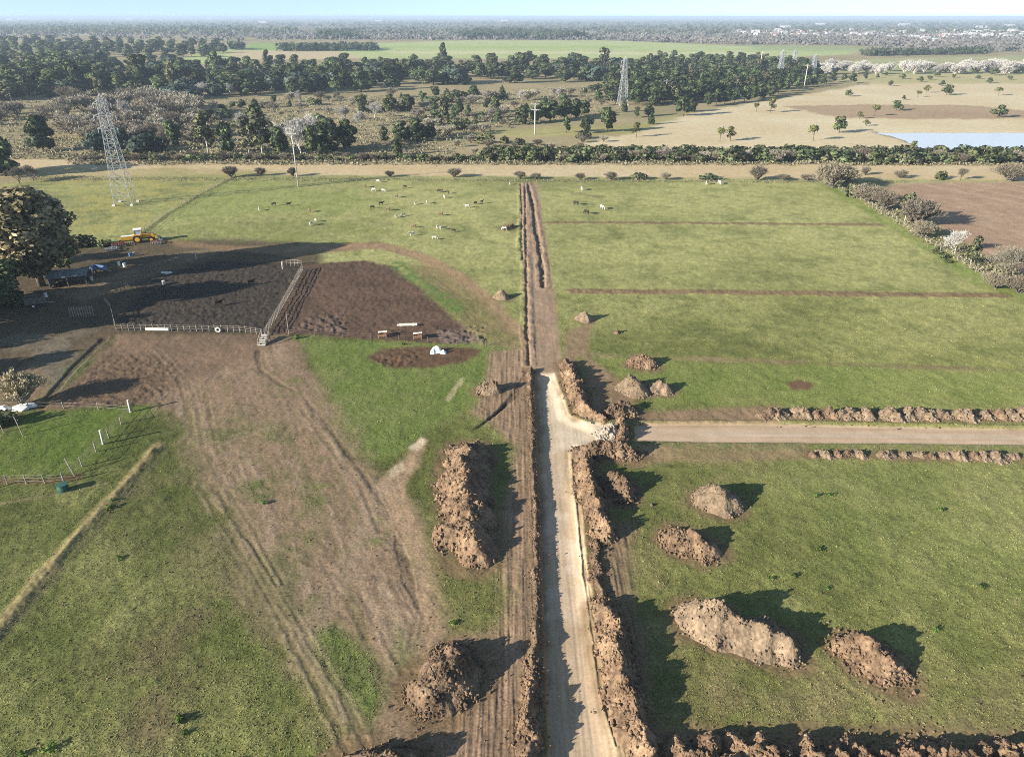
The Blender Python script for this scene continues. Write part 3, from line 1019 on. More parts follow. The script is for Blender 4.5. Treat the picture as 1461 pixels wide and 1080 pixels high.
heap('earth_mound', 'long orange brown earth mound with cloddy crest, west of the pale road', 'earth mound',
     [[(668, 650, 1.5, 3.2), (660, 690, 1.8, 3.4), (666, 725, 1.7, 3.4), (668, 760, 1.7, 3.3), (682, 792, 1.3, 2.5)], [(680, 735, 1.7, 2.4), (684, 745, 1.5, 2.4)], [(640, 762, .9, 2.2), (672, 775, 1.5, 2.6)]],
     'earth_orange', 3, rough=.55, nclod=620, csize=(.09, .34), res=.15)
heap('earth_mound', 'broad brown earth mound half in its own shade at the bottom of the wheel tracks', 'earth mound',
     [[(622, 985, 1.7, 2.9), (636, 968, 2.1, 3.1), (652, 962, 1.8, 2.7)], [(644, 945, 1.5, 2.4), (652, 980, 1.3, 2.4)]], 'earth_brown', 5, rough=.35, nclod=520, csize=(.06, .24), res=.13)
heap('earth_mound', 'brown earth mound cut off by the bottom edge beside the wheel ruts', 'earth mound',
     [[(500, 1098, 1.3, 1.6), (530, 1096, 1.6, 2.0), (575, 1098, 1.5, 1.9)]], 'earth_brown', 6, rough=.4, nclod=260, csize=(.06, .24), res=.13)
heap('earth_mound', 'long greyish soil mound with two humps on the eastern grass', 'earth mound',
     [[(996, 885, 2.1, 2.5), (1020, 893, 2.6, 3.2), (1058, 908, 1.7, 2.7), (1090, 918, 2.2, 2.8), (1118, 930, 1.6, 2.1)], [(1096, 905, 1.8, 2.2)]], 'earth_grey', 7, rough=.42, nclod=480, csize=(.06, .22), res=.14, flank=.25, crest=.35)
heap('earth_mound', 'orange cloddy soil mound alone in the south-east corner of the grass', 'earth mound',
     [[(1226, 930, 1.9, 2.5), (1240, 940, 2.0, 2.8), (1256, 950, 1.5, 2.4)]], 'earth_orange', 8, rough=.36, nclod=460, csize=(.07, .28), res=.13, edge=.9)
heap('earth_mound', 'round reddish brown mound with crumbly edge between grey cone and two-humped mound', 'earth mound',
     [[(968, 772, 1.4, 2.3), (985, 776, 1.8, 2.7), (1002, 786, 1.2, 2.1)]], 'earth_orange', 9, rough=.35, nclod=420, csize=(.07, .24), res=.14, edge=.8)
heap('earth_mound', 'neat grey brown conical mound on grass below the side road', 'earth mound',
     [[(1022, 716, 2.3, 3.0), (1032, 720, 1.9, 2.7)]], 'earth_grey', 10, rough=.22, nclod=260, csize=(.05, .2), res=.15, flank=.2)
heap('earth_mound', 'dark cloddy heap behind the berm, just below the road junction', 'earth mound',
     [[(874, 688, 1.5, 1.9), (884, 698, 1.7, 2.0), (892, 708, 1.0, 1.5)]], 'earth_brown', 11, rough=.5, nclod=300, csize=(.1, .34), res=.15)
heap('earth_mound', 'larger of two touching grey brown mounds above the side road', 'earth mound',
     [[(900, 555, 2.0, 2.7), (908, 558, 1.7, 2.6)]], 'earth_grey', 12, rough=.2, nclod=190, csize=(.06, .2), res=.18, flank=.2)
heap('earth_mound', 'smaller of two touching grey brown mounds above the side road', 'earth mound',
     [[(940, 557, 1.5, 2.0), (945, 558, 1.2, 1.9)]], 'earth_grey', 13, rough=.2, nclod=150, csize=(.06, .2), res=.18, flank=.2)
heap('earth_mound', 'reddish mound with dark clods at its foot, on the fresh green strip', 'earth mound',
     [[(908, 519, 1.2, 1.9), (918, 520, 1.5, 2.2), (926, 522, 1.1, 1.8)]], 'earth_orange', 14, rough=.28, nclod=180, csize=(.08, .26), res=.18)
heap('earth_mound', 'small brown mound on grass left of where the pale road begins', 'earth mound',
     [[(693, 558, 1.2, 1.6), (704, 557, 1.5, 1.9)]], 'earth_grey', 15, rough=.35, nclod=190, csize=(.08, .28), res=.17)
heap('earth_mound', 'smooth tan cone of soil with drag marks beside the old road stretch', 'earth mound',
     [[(835, 456, 1.7, 2.1)]], 'earth_grey', 16, rough=.12, nclod=40, csize=(.05, .14), res=.2)
heap('earth_mound', 'sharp tan cone casting a triangular shadow left of the old road', 'earth mound',
     [[(716, 425, 1.6, 2.1)]], 'earth_grey', 17, rough=.1, nclod=30, csize=(.05, .14), res=.2)
heap('earth_mound', 'tiny soil heap alone on grass right of the tan cone', 'earth mound',
     [[(878, 475, .65, .9)]], 'earth_brown', 18, rough=.12, nclod=24, csize=(.05, .14), res=.18)
heap('earth_mound', 'low dark spoil scatter on pasture touching the upper trench', 'earth mound',
     [[(722, 327, .6, 1.2), (731, 324, .9, 1.3)]], 'earth_brown', 19, rough=.3, nclod=60, csize=(.08, .25), res=.2)
# road spoil
heap('earth_berm', 'tall spoil berm along the road just above the junction', 'earth berm',
     [[(809, 521, 1.0, 1.4), (815, 540, 1.4, 1.7), (822, 565, 1.5, 1.7), (834, 588, 1.3, 1.5), (858, 597, 1.0, 1.3)]], 'earth_orange', 21, rough=.5, nclod=460, csize=(.08, .3), res=.15)
heap('earth_mound', 'low brown heap closing the upper side of the junction', 'earth mound',
     [[(870, 592, .9, 1.3), (892, 588, 1.3, 1.7), (902, 590, .8, 1.2)]], 'earth_brown', 22, rough=.4, nclod=220, csize=(.08, .3), res=.15)
heap('rubble_pile', 'pale lime rubble pile at the end of the junction stub', 'rubble pile',
     [[(860, 618, .7, 1.3), (872, 617, 1.0, 1.6)]], 'earth_lime', 63, rough=.35, nclod=200, csize=(.08, .28), res=.14)
heap('earth_mound', 'brown soil plug between white rubble and the side road', 'earth mound',
     [[(886, 603, 1.1, 1.4), (892, 618, 1.2, 1.4), (890, 628, .9, 1.2)]], 'earth_orange', 24, rough=.45, nclod=240, csize=(.08, .3), res=.14)
heap('earth_berm', 'short spoil berm along the lower side of the junction', 'earth berm',
     [[(836, 646, 1.0, 1.4), (858, 646, 1.4, 1.6), (880, 646, 1.5, 1.7), (902, 652, 1.1, 1.5)]], 'earth_brown', 25, rough=.55, nclod=420, csize=(.08, .34), res=.14)
heap('earth_berm', 'orange spoil berm running down the road below the junction', 'earth berm',
     [[(836, 664, 1.2, 1.5), (840, 700, 1.5, 1.7), (850, 735, 1.4, 1.7), (862, 764, 1.2, 1.6)]], 'earth_orange', 26, rough=.55, nclod=560, csize=(.08, .34), res=.14)
heap('earth_berm', 'low crumbly spoil line linking two berms beside the pale road shoulder', 'earth berm',
     [[(850, 776, .35, .7), (850, 815, .3, .6), (858, 855, .4, .7)]], 'earth_brown', 27, rough=.25, nclod=240, csize=(.06, .2), res=.13)
heap('earth_berm', 'long high spoil berm on the right of the road near the bottom', 'earth berm',
     [[(862, 868, 1.0, 1.2), (874, 900, 1.6, 1.6), (884, 950, 1.8, 1.8), (892, 1000, 1.6, 1.7), (900, 1040, 1.3, 1.5), (925, 1085, 1.2, 1.5), (950, 1120, 1.0, 1.4)]],
     'earth_orange', 28, rough=.55, nclod=1000, csize=(.07, .32), res=.13)
heap('earth_berm', 'thin line of clods along the left lip of the pale road', 'earth berm',
     [[(757, 530, .8, .7), (757, 560, .2, .45), (759, 620, .16, .4), (762, 700, .2, .45), (765, 790, .16, .4), (766, 880, .22, .5), (764, 930, .4, .7)]],
     'earth_brown', 29, rough=.18, nclod=900, csize=(.04, .15), res=.12, lump=.5)
heap('earth_berm', 'knobbly clod berm at the bottom of the left road lip', 'earth berm',
     [[(764, 940, .4, .8), (760, 985, .6, .9), (755, 1030, .65, 1.0), (753, 1100, .65, 1.0)]], 'earth_orange', 30, rough=.4, nclod=420, csize=(.07, .26), res=.13)

# rows of tipped heaps
HEAP = [heap_mesh('soil_heap', [[(-.25, .5, .9, 1.0), (.1, -.2, 1.0, 1.15), (.45, -.75, .6, .9)]], MAT['earth_grey'], 41, res=.13, rough=.25, nclod=70, csize=(.05, .2)),
        heap_mesh('soil_heap', [[(-.2, .4, 1.0, 1.1), (.3, -.5, .8, 1.1)]], MAT['earth_grey'], 42, res=.13, rough=.3, nclod=70, csize=(.05, .2)),
        heap_mesh('soil_heap', [[(0, 0, 1.1, 1.25), (.3, -.4, .7, 1.1)], [(-.6, .4, .6, .8)]], MAT['earth_brown'], 43, res=.13, rough=.3, nclod=80, csize=(.05, .22))]
HEAPB = [heap_mesh('clod_heap', [[(-.35, .5, 1.2, 1.2), (.1, -.3, 1.5, 1.4), (.5, -1.2, 1.2, 1.4)]], MAT['earth_orange'], 51, res=.12, rough=.5, nclod=190, csize=(.07, .3)),
         heap_mesh('clod_heap', [[(-.3, .7, 1.4, 1.2), (.4, -.8, 1.5, 1.4)]], MAT['earth_orange'], 52, res=.12, rough=.55, nclod=190, csize=(.07, .3)),
         heap_mesh('clod_heap', [[(-.1, .2, 1.6, 1.4), (.3, -1.0, 1.2, 1.4)], [(-.8, -.3, .9, 1.0)]], MAT['earth_orange'], 57, res=.12, rough=.5, nclod=190, csize=(.07, .3))]


def row(name, meshes, p0, p1, n, label, cat, group, smin, smax, jit):
    a, b = gp([p0, p1])
    for k in range(n):
        f = (k + rnd.uniform(-.42, .42)) / (n - 1)
        p = a + (b - a) * f
        o = link(name, rnd.choice(meshes))
        s_ = rnd.uniform(smin, smax) * rnd.choice((.75, .95, 1, 1, 1.12))
        o.location = (p[0], p[1] + rnd.uniform(-jit, jit), -.02)
        o.scale = (s_ * rnd.uniform(.85, 1.1), s_ * rnd.uniform(.9, 1.15), s_ * rnd.uniform(.8, 1.1))
        o.rotation_euler = (0, 0, rnd.uniform(-.8, .8))
        tag(o, label, cat, group)


row('soil_heap', HEAP, (1096, 592), (1530, 594), 25, 'tipped heap of pale soil in the row along the upper side of the side road', 'soil heap', 'soil heaps above the side road', .85, 1.2, .3)
row('soil_heap', HEAP, (1160, 649), (1530, 653), 21, 'small tipped soil heap in the row along the lower side of the side road', 'soil heap', 'soil heaps below the side road', .62, .85, .2)
row('clod_heap', HEAPB, (968, 1080), (1530, 1084), 20, 'cloddy orange heap in the row along the bottom edge', 'soil heap', 'clod heaps along the bottom edge', .85, 1.15, .4)
row('clod_heap', HEAPB, (985, 1108), (1540, 1110), 16, 'cloddy orange heap in the row along the bottom edge', 'soil heap', 'clod heaps along the bottom edge', .9, 1.2, .4)

# ------------------------------------------------------------------ trees
def leaf_quads(cent, size, outward, spread=.7):
    """square-ish leaf clumps at cent, facing roughly outward"""
    n = len(cent)
    nrm = outward + rng.normal(0, spread, (n, 3))
    nrm /= np.linalg.norm(nrm, axis=1, keepdims=True) + 1e-9
    t = rng.normal(0, 1, (n, 3))
    u = np.cross(nrm, t)
    u /= np.linalg.norm(u, axis=1, keepdims=True) + 1e-9
    v = np.cross(nrm, u)
    sz = size * rng.uniform(.55, 1.25, (n, 1))
    asp = rng.uniform(.6, 1.0, (n, 1))
    c = [cent - u * sz - v * sz * asp, cent + u * sz * rng.uniform(.5, 1, (n, 1)) - v * sz * asp,
         cent + u * sz + v * sz * asp * rng.uniform(.5, 1, (n, 1)), cent - u * sz * rng.uniform(.4, 1, (n, 1)) + v * sz * asp]
    V = np.stack(c, 1).reshape(-1, 3)
    F = np.arange(4 * n).reshape(n, 4)
    return V, F


def crown_arrays(blobs, per, size, fill=.55):
    """blobs: (x,y,z,rx,ry,rz); leaf clumps near and under each blob's skin"""
    Vs, Fs, Ns, Ts, k = [], [], [], [], 0
    allc = np.array([b[:3] for b in blobs]).mean(0)
    for b in blobs:
        b = np.array(b, float)
        n = int(per * (b[3] * b[4] + b[4] * b[5] + b[3] * b[5]) / 3)
        n = max(n, 6)
        d = rng.normal(0, 1, (n, 3))
        d /= np.linalg.norm(d, axis=1, keepdims=True)
        r = rng.uniform(fill, 1.0, (n, 1)) ** .6 * (1 + rng.normal(0, .10, (n, 1)))
        c = b[:3] + d * r * b[3:]
        c[:, 2] = np.maximum(c[:, 2], .15)
        V, F = leaf_quads(c, size, d * 1.0 + np.array([0, 0, .35]))
        out = (d + .6 * (c - allc) / (np.abs(c - allc).max() + 1e-6) + np.array([0, 0, .25]))
        out += rng.normal(0, .5, out.shape)
        out /= np.linalg.norm(out, axis=1, keepdims=True)
        Vs.append(V)
        Fs.append(F + k)
        Ns.append(np.repeat(out, 4, 0))
        bt = rng.uniform(.15, .75)
        Ts.append(np.repeat(np.clip(bt + rng.normal(0, .28, n), 0, 1), 4))
        k += len(V)
    return np.concatenate(Vs), np.concatenate(Fs), np.concatenate(Ns), np.concatenate(Ts)


def limb_arrays(paths, n=5):
    mb = MB()
    for a, b, ra, rb in paths:
        mb.bar(a, b, ra * 2, rb * 2, n)
    return np.concatenate(mb.v), mb.f[4], mb.f[3]


def twig_arrays(segs):
    """thin flat strips; segs (n, 8): a, b, wa, wb"""
    S = np.array(segs)
    a, b, wa, wb = S[:, :3], S[:, 3:6], S[:, 6:7], S[:, 7:8]
    d = b - a
    t = rng.normal(0, 1, a.shape)
    u = np.cross(d, t)
    u /= np.linalg.norm(u, axis=1, keepdims=True) + 1e-9
    V = np.stack([a - u * wa / 2, a + u * wa / 2, b + u * wb / 2, b - u * wb / 2], 1).reshape(-1, 3)
    F = np.arange(len(V)).reshape(-1, 4)
    T = np.repeat(np.clip(rng.normal(.5, .25, len(S)), 0, 1), 4)
    return V, F, T


def grow(p, d, L, w, lvl, segs, limbs, maxl, droop=0.0, bend=.35, kids=(3, 4), spread=.7, up=.38):
    steps = 2
    for k in range(steps):
        q = p + d * L / steps
        w2 = w * .72
        (limbs if lvl < 2 else segs).append(np.r_[p, q, w, w2])
        p, w = q, w2
        d = d + np.array([rnd.gauss(0, bend * .4), rnd.gauss(0, bend * .4), rnd.gauss(0, bend * .2) + (.10 - droop) * (lvl > 0)])
        d /= np.linalg.norm(d)
        if lvl < maxl:
            for _ in range(rnd.randint(*kids) if k == steps - 1 else rnd.randint(1, 2)):
                dd = d + np.array([rnd.gauss(0, spread), rnd.gauss(0, spread), rnd.gauss(up, spread * .5)])
                dd /= np.linalg.norm(dd)
                grow(p, dd, L * rnd.uniform(.66, .92), w * .6, lvl + 1, segs, limbs, maxl, droop, bend, kids, spread, up)


PROTO = {}


def proto_bare(name, mat, barkm, h=8.0, maxl=5, droop=0.0, spread=.7, stems=1, tw=.035, fr=.24):
    segs, limbs = [], []
    for k in range(stems):
        a = 2 * math.pi * k / stems
        d = np.array([.5 * math.cos(a) * (stems > 1), .5 * math.sin(a) * (stems > 1), 1.0])
        d /= np.linalg.norm(d)
        grow(np.array([0, 0, -.1]), d, h * fr, .14 * h / 8 if stems == 1 else .08, 0, segs, limbs, maxl, droop, .35, (3, 4), spread)
    sg = np.array(segs)
    sg[:, 6:8] = np.maximum(sg[:, 6:8], tw)
    V, F, T = twig_arrays(sg)
    lv, l4, l3 = limb_arrays([(s_[:3], s_[3:6], max(s_[6], .07), max(s_[7], .05)) for s_ in limbs], 5)
    PROTO[name] = dict(h=V[:, 2].max(), trunk=(lv, l4, l3), crown=(V, F, None, T), mats=(MAT[barkm], MAT[mat]), w=np.abs(V[:, :2]).max() * 2)


def proto_leaf(name, mat, barkm, blobs, trunk, per, size, fill=.55):
    V, F, N, T = crown_arrays(blobs, per, size, fill)
    lv, l4, l3 = limb_arrays(trunk, 6)
    PROTO[name] = dict(h=V[:, 2].max(), trunk=(lv, l4, l3), crown=(V, F, N, T), mats=(MAT[barkm], MAT[mat]), w=np.abs(V[:, :2]).max() * 2)


def broad_blobs(h, r, n, low=.25, flat=.8):
    bl = []
    for k in range(n):
        a, q = rnd.uniform(0, 6.283), math.sqrt(rnd.random()) * r * .68
        z = h * (low + (1 - low) * rnd.uniform(.18, .86))
        taper = 1 - .55 * max(0, (z / h - .55) / .45)
        br = r * rnd.uniform(.34, .52)
        bl.append((q * math.cos(a) * taper, q * math.sin(a) * taper, min(z, h - br * flat), br, br, br * flat))
    bl.append((0, 0, h * .9 - r * .2, r * .4, r * .4, r * .34))
    return bl


def trunk_to(blobs, h, rad, frac=.35):
    t = [((0, 0, -.3), (.05, .02, h * frac), rad, rad * .7)]
    for b in blobs:
        if rnd.random() < .8:
            t.append(((.05, .02, h * frac * rnd.uniform(.7, 1)), (b[0] * .8, b[1] * .8, b[2]), rad * .45, rad * .15))
    return t


for k in range(4):
    bl = broad_blobs(12, 4.6, 14 + k, .02)
    proto_leaf('dark%d' % k, 'leaf_dark', 'bark', bl, trunk_to(bl, 12, .28), 42, .46)
    bl = broad_blobs(12, 4.4, 13 + k, .05)
    proto_leaf('mid%d' % k, 'leaf_mid', 'bark', bl, trunk_to(bl, 12, .26), 40, .46)
for k in range(4):
    h, r = 14, 3.6
    bl = broad_blobs(h, r, 12 + k, .08, .95)
    for _ in range(4):
        a = rnd.uniform(0, 6.28)
        bl.append((r * .7 * math.cos(a), r * .7 * math.sin(a), h * rnd.uniform(.4, .7), 1.1, 1.1, 1.2))
    proto_leaf('euc%d' % k, 'leaf_olive', 'bark_pale', bl, trunk_to(bl, h, .25, .4), 34, .42, .45)
for k in range(3):
    h = 9
    bl = []
    for j in range(9):
        z = h * (.14 + .82 * j / 8.6)
        r = 2.5 * (1 - (j / 9) ** 1.5) + .35
        for q in range(3 if j < 7 else 1):
            a = rnd.uniform(0, 6.28)
            bl.append((r * .45 * math.cos(a), r * .45 * math.sin(a), z, r * .62, r * .62, .9))
    proto_leaf('pine%d' % k, 'leaf_pine', 'bark', bl, [((0, 0, -.3), (0, 0, h * .9), .18, .04)], 44, .36)
for k in range(3):
    h = 10
    bl = broad_blobs(h, 3.4, 9, .12, .9)
    proto_leaf('rpine%d' % k, 'leaf_pine', 'bark', bl, trunk_to(bl, h, .2, .3), 44, .40)
for k in range(3):
    bl = broad_blobs(6, 3.0, 9, .18, .8)
    proto_leaf('sav%d' % k, 'leaf_mid', 'bark', bl, trunk_to(bl, 6, .16, .4), 55, .27)
    bl = broad_blobs(6, 2.7, 8, .22, .8)
    proto_leaf('yel%d' % k, 'leaf_yellow', 'bark', bl, trunk_to(bl, 6, .14, .45), 42, .25, .4)
for k in range(3):
    bl = [(rnd.uniform(-1.4, 1.4), rnd.uniform(-1.2, 1.2), rnd.uniform(.5, 1.9), rnd.uniform(.8, 1.3), rnd.uniform(.8, 1.3), rnd.uniform(.7, 1.1)) for _ in range(7)]
    proto_leaf('shrub%d' % k, ('leaf_mid', 'leaf_dark', 'leaf_olive')[k], 'bark', bl, [((0, 0, -.2), (0, 0, 1.2), .08, .04)], 60, .26)
    bl = [(rnd.uniform(-2.2, 2.2), rnd.uniform(-2, 2), rnd.uniform(1.0, 3.8), rnd.uniform(1.2, 2), rnd.uniform(1.2, 2), rnd.uniform(1.0, 1.6)) for _ in range(9)]
    proto_leaf('blue%d' % k, 'leaf_blue', 'bark', bl, [((0, 0, -.2), (0, 0, 2.2), .15, .06)], 45, .36)
for k in range(3):
    proto_bare('white%d' % k, 'twig_white', 'bark_pale', 8, 5, 0, .55, 1, .034, .2)
    proto_bare('grey%d' % k, 'twig_grey', 'bark', 7, 5, 0, .68, 1, .026, .2)
    proto_bare('pink%d' % k, 'twig_pink', 'bark', 6, 4, 0, .6, 3, .055, .2)
    proto_bare('tan%d' % k, 'twig_tan', 'wood_dark', 5, 4, .0, .75, 6, .03, .16)
    proto_bare('straw%d' % k, 'twig_straw', 'wood', 5, 4, .0, .6, 6, .045, .17)
    proto_bare('gbush%d' % k, 'twig_grey', 'bark', 5, 4, .0, .7, 6, .035, .15)
    proto_bare('wbush%d' % k, 'twig_white', 'bark_pale', 6, 4, .0, .7, 6, .045, .16)
bl = []
for k in range(46):                                      # a full rounded crown, clump beside clump
    z_ = 1 - 2 * (k + .5) / 46
    a_ = k * 2.39996
    q_ = math.sqrt(1 - z_ * z_) * (.72 if z_ > 0 else .62 + .12 * math.sin(k * 1.7))
    bl.append((7.6 * q_ * math.cos(a_), 6.4 * q_ * math.sin(a_), 12.6 + 8.6 * z_ * (.9 + .1 * math.sin(k * 2.3)), 2.5 + .5 * math.sin(k * 3.1), 2.5 + .5 * math.cos(k * 2.7), 2.2))
proto_leaf('giant0', 'leaf_brown', 'bark', bl, trunk_to(bl, 24, .6, .35), 50, .40)
bl = [(rnd.gauss(0, 3.0), rnd.gauss(0, 2.8), rnd.uniform(5, 16), rnd.uniform(2, 3.2), rnd.uniform(2, 3.2), rnd.uniform(1.7, 2.6)) for _ in range(26)]
proto_leaf('giant1', 'leaf_mid', 'bark', bl, trunk_to(bl, 18, .5, .35), 34, .42)


def proto_mesh(key, joined):
    P_ = PROTO[key]
    if ('joined' if joined else 'parts') in P_:
        return P_['joined' if joined else 'parts']
    lv, l4, l3 = P_['trunk']
    V, F, N, T = P_['crown']
    if joined:
        vv = np.r_[lv, V]
        ff = np.asarray(F) + len(lv)
        l4_, l3_ = np.asarray(l4).reshape(-1, 4), np.asarray(l3).reshape(-1, 3)
        faces = [np.r_[l4_, ff]] + ([l3_] if len(l3_) else [])
        mi = np.r_[np.zeros(len(l4_)), np.ones(len(ff)), np.zeros(len(l3_))]
        tt = np.r_[np.full(len(lv), .5), T]
        nn = None
        if N is not None:
            ln = lv.copy()
            ln[:, 2] = .01
            ln /= np.linalg.norm(ln, axis=1, keepdims=True) + 1e-6
            nn = np.r_[ln, N]
        P_['joined'] = np_mesh('tree', vv, faces, P_['mats'], nn is not None, tt, nn, mi)
        return P_['joined']
    t = np_mesh('trunk', lv, [l4, l3] if len(l3) else [l4], [P_['mats'][0]], True)
    c = np_mesh('crown', V, [F], [P_['mats'][1]], N is not None, T, N)
    P_['parts'] = (t, c)
    return P_['parts']


NAMES = {'dark': ('evergreen_tree', 'tree'), 'mid': ('broadleaf_tree', 'tree'), 'euc': ('eucalyptus_tree', 'tree'), 'pine': ('pine_tree', 'tree'), 'rpine': ('pine_tree', 'tree'),  # dark and mid are both broadleaf trees, named apart by leaf tone
         'sav': ('young_tree', 'tree'), 'yel': ('young_tree', 'tree'), 'shrub': ('shrub', 'shrub'), 'blue': ('bushy_tree', 'tree'), 'white': ('bare_tree', 'tree'),
         'grey': ('bare_tree', 'tree'), 'straw': ('bare_shrub', 'shrub'), 'wbush': ('bare_tree', 'tree'), 'gbush': ('bare_shrub', 'shrub'), 'pink': ('bare_tree', 'tree'), 'tan': ('bare_shrub', 'shrub'), 'giant': ('large_tree', 'tree')}


def kind_of(key):
    return key.rstrip('0123456789')


def plant_at(key, x, y, h, label, group=None, wide=1.0, parts=None, name=None):
    P_ = PROTO[key]
    nm, cat = NAMES[kind_of(key)]
    nm = name or nm
    s_ = h / P_['h']
    sc = (s_ * wide, s_ * wide, s_)
    rz = rnd.uniform(0, 6.283)
    if parts is None:
        parts = y < 520
    if parts:
        t, c = proto_mesh(key, False)
        o = empty(nm, (x, y, -.03), rz, label, cat, group)
        o.scale = sc
        link('trunk' if cat == 'tree' else 'stem', t, o)
        link('crown' if cat == 'tree' else 'foliage', c, o)
    else:
        o = link(nm, proto_mesh(key, True))
        o.location = (x, y, -.05)
        o.rotation_euler = (0, 0, rz)
        o.scale = sc
        tag(o, label, cat, group)
    return o


def var(kind):
    n = [k for k in PROTO if kind_of(k) == kind]
    return rnd.choice(n)


def plant(kind, px, yb, yt, label, group=None, wide=1.0, key=None, name=None):
    x, y = ground(px, yb)
    return plant_at(key or var(kind), x, y, tall(yb, yt), label, group, wide, name=name)


def inside(poly, x, y):
    c = False
    for i in range(len(poly)):
        (ax, ay), (bx, by) = poly[i], poly[i - 1]
        if (ay > y) != (by > y) and x < (bx - ax) * (y - ay) / (by - ay + 1e-12) + ax:
            c = not c
    return c


def scatter(poly, n, mind, power=1.0):
    """n spots in an outline, kept mind pixels-of-survey apart"""
    xs, ys = [p[0] for p in poly], [p[1] for p in poly]
    res, tries = [], 0
    while len(res) < n and tries < n * 60:
        tries += 1
        x, y = rnd.uniform(min(xs), max(xs)), rnd.uniform(min(ys), max(ys))
        if not inside(poly, x, y):
            continue
        if any(abs(x - a) < mind and abs(y - b) < mind * .35 for a, b in res):
            continue
        res.append((x, y))
    return sorted(res, key=lambda p: -p[1])

# ------------------------------------------------------------------ the woods, tree by tree
LD = 'dark green tree in the long wood between the scrub and the bright fields'
GD = 'trees of the long dark wood'
# rows of the long wood, front to back
WOOD = [(-160, 150), (0, 146), (60, 142), (140, 140), (250, 139), (330, 139), (420, 136), (480, 134), (560, 128), (640, 122), (760, 118), (880, 118), (880, 96), (700, 92),
        (560, 96), (420, 98), (250, 100), (100, 92), (-160, 92)]
for x, y in scatter(WOOD, 290, 10):
    q = rnd.random()
    kind = 'dark' if q < .5 else 'mid' if q < .68 else 'rpine' if q < .9 else 'euc'
    x_, y_ = ground(x, y)
    plant_at(var(kind), x_, y_, rnd.uniform(12, 17.5) if x > 150 else rnd.uniform(14, 21), LD, GD, rnd.uniform(1.25, 1.8))
for x, y in scatter(WOOD, 90, 14):
    x_, y_ = ground(x, y)
    plant_at(var('euc' if rnd.random() < .5 else 'blue'), x_, y_, rnd.uniform(10, 17), LD, GD, rnd.uniform(1.2, 1.7))
for x, yb, yt, k, w in ((633, 96, 60, 'euc1', .7), (860, 106, 66, 'euc2', .9), (383, 104, 70, 'euc0', .7), (310, 106, 72, 'mid1', .8), (423, 104, 77, 'euc3', 1.2), (205, 128, 76, 'mid2', .9),
                        (250, 128, 84, 'euc2', 1.0), (110, 138, 84, 'dark1', .7), (490, 124, 84, 'euc0', 1.0), (745, 104, 76, 'dark2', 1.0), (560, 120, 84, 'euc1', 1.2), (700, 112, 84, 'euc3', 1.2)):
    x_, y_ = ground(x, yb)
    plant_at(k, x_, y_, tall(yb, yt), {633: 'slender tree rising well above the middle of the long wood', 860: 'tall rounded crown above the wood beside the middle lattice pylon'}.get(x, 'tall tree whose crown tops the long dark wood'), GD if x not in (633, 860) else None, w, False)
# wood behind on the left
for x, y in scatter([(-150, 92), (130, 84), (230, 86), (300, 82), (340, 70), (250, 66), (100, 62), (-150, 66)], 110, 11):
    x_, y_ = ground(x, y)
    plant_at(var('dark' if rnd.random() < .75 else 'mid'), x_, y_, rnd.uniform(13, 21), 'dark tree in the wood behind, before the tan strip of field', 'trees of the western back wood', rnd.uniform(1.2, 1.7))
# eastern wood
E1 = [(862, 122), (880, 146), (905, 152), (960, 150), (1000, 146), (1040, 140), (1090, 132), (1130, 122), (1165, 118), (1165, 100), (1060, 90), (960, 88), (880, 98)]
for x, y in scatter(E1, 200, 9):
    q = rnd.random()
    kind = 'rpine' if q < .45 else 'dark' if q < .75 else 'euc'
    x_, y_ = ground(x, y)
    plant_at(var(kind), x_, y_, rnd.uniform(11, 16.5), 'dark tree in the eastern wood beside the dry fields', 'trees of the eastern wood', rnd.uniform(1.2, 1.6))
for x, y, t in ((908, 168, 152), (925, 166, 148), (975, 166, 134), (986, 160, 140), (1010, 152, 130), (1022, 150, 126), (1034, 149, 128), (1048, 147, 124), (1062, 146, 122), (1072, 143, 120), (1085, 141, 118),
                (1098, 138, 114), (1110, 135, 112), (1122, 131, 110), (1138, 128, 108), (1150, 125, 106), (1160, 124, 104), (1172, 121, 105)):
    k = rnd.choice(['rpine0', 'rpine1', 'dark2', 'rpine2'])
    x_, y_ = ground(x, y)
    plant_at(k, x_, y_, tall(y, t), 'big round dark pine standing just clear of the eastern wood on the straw field' if x == 975 else 'rounded green pine in the planted row along the eastern wood',
             None if x == 975 else 'pine row edging the eastern wood', 1.35 if x == 975 else 1.15)
for x, y, t in ((1187, 118, 102), (1205, 116, 105), (1170, 116, 100), (1215, 119, 104), (1234, 114, 104), (1252, 112, 105), (1264, 109, 103)):
    x_, y_ = ground(x, y)
    plant_at(var('rpine'), x_, y_, tall(y, t), 'green tree in the thinning line that runs east from the wood', 'thinning tree line east of the wood', 1.2)

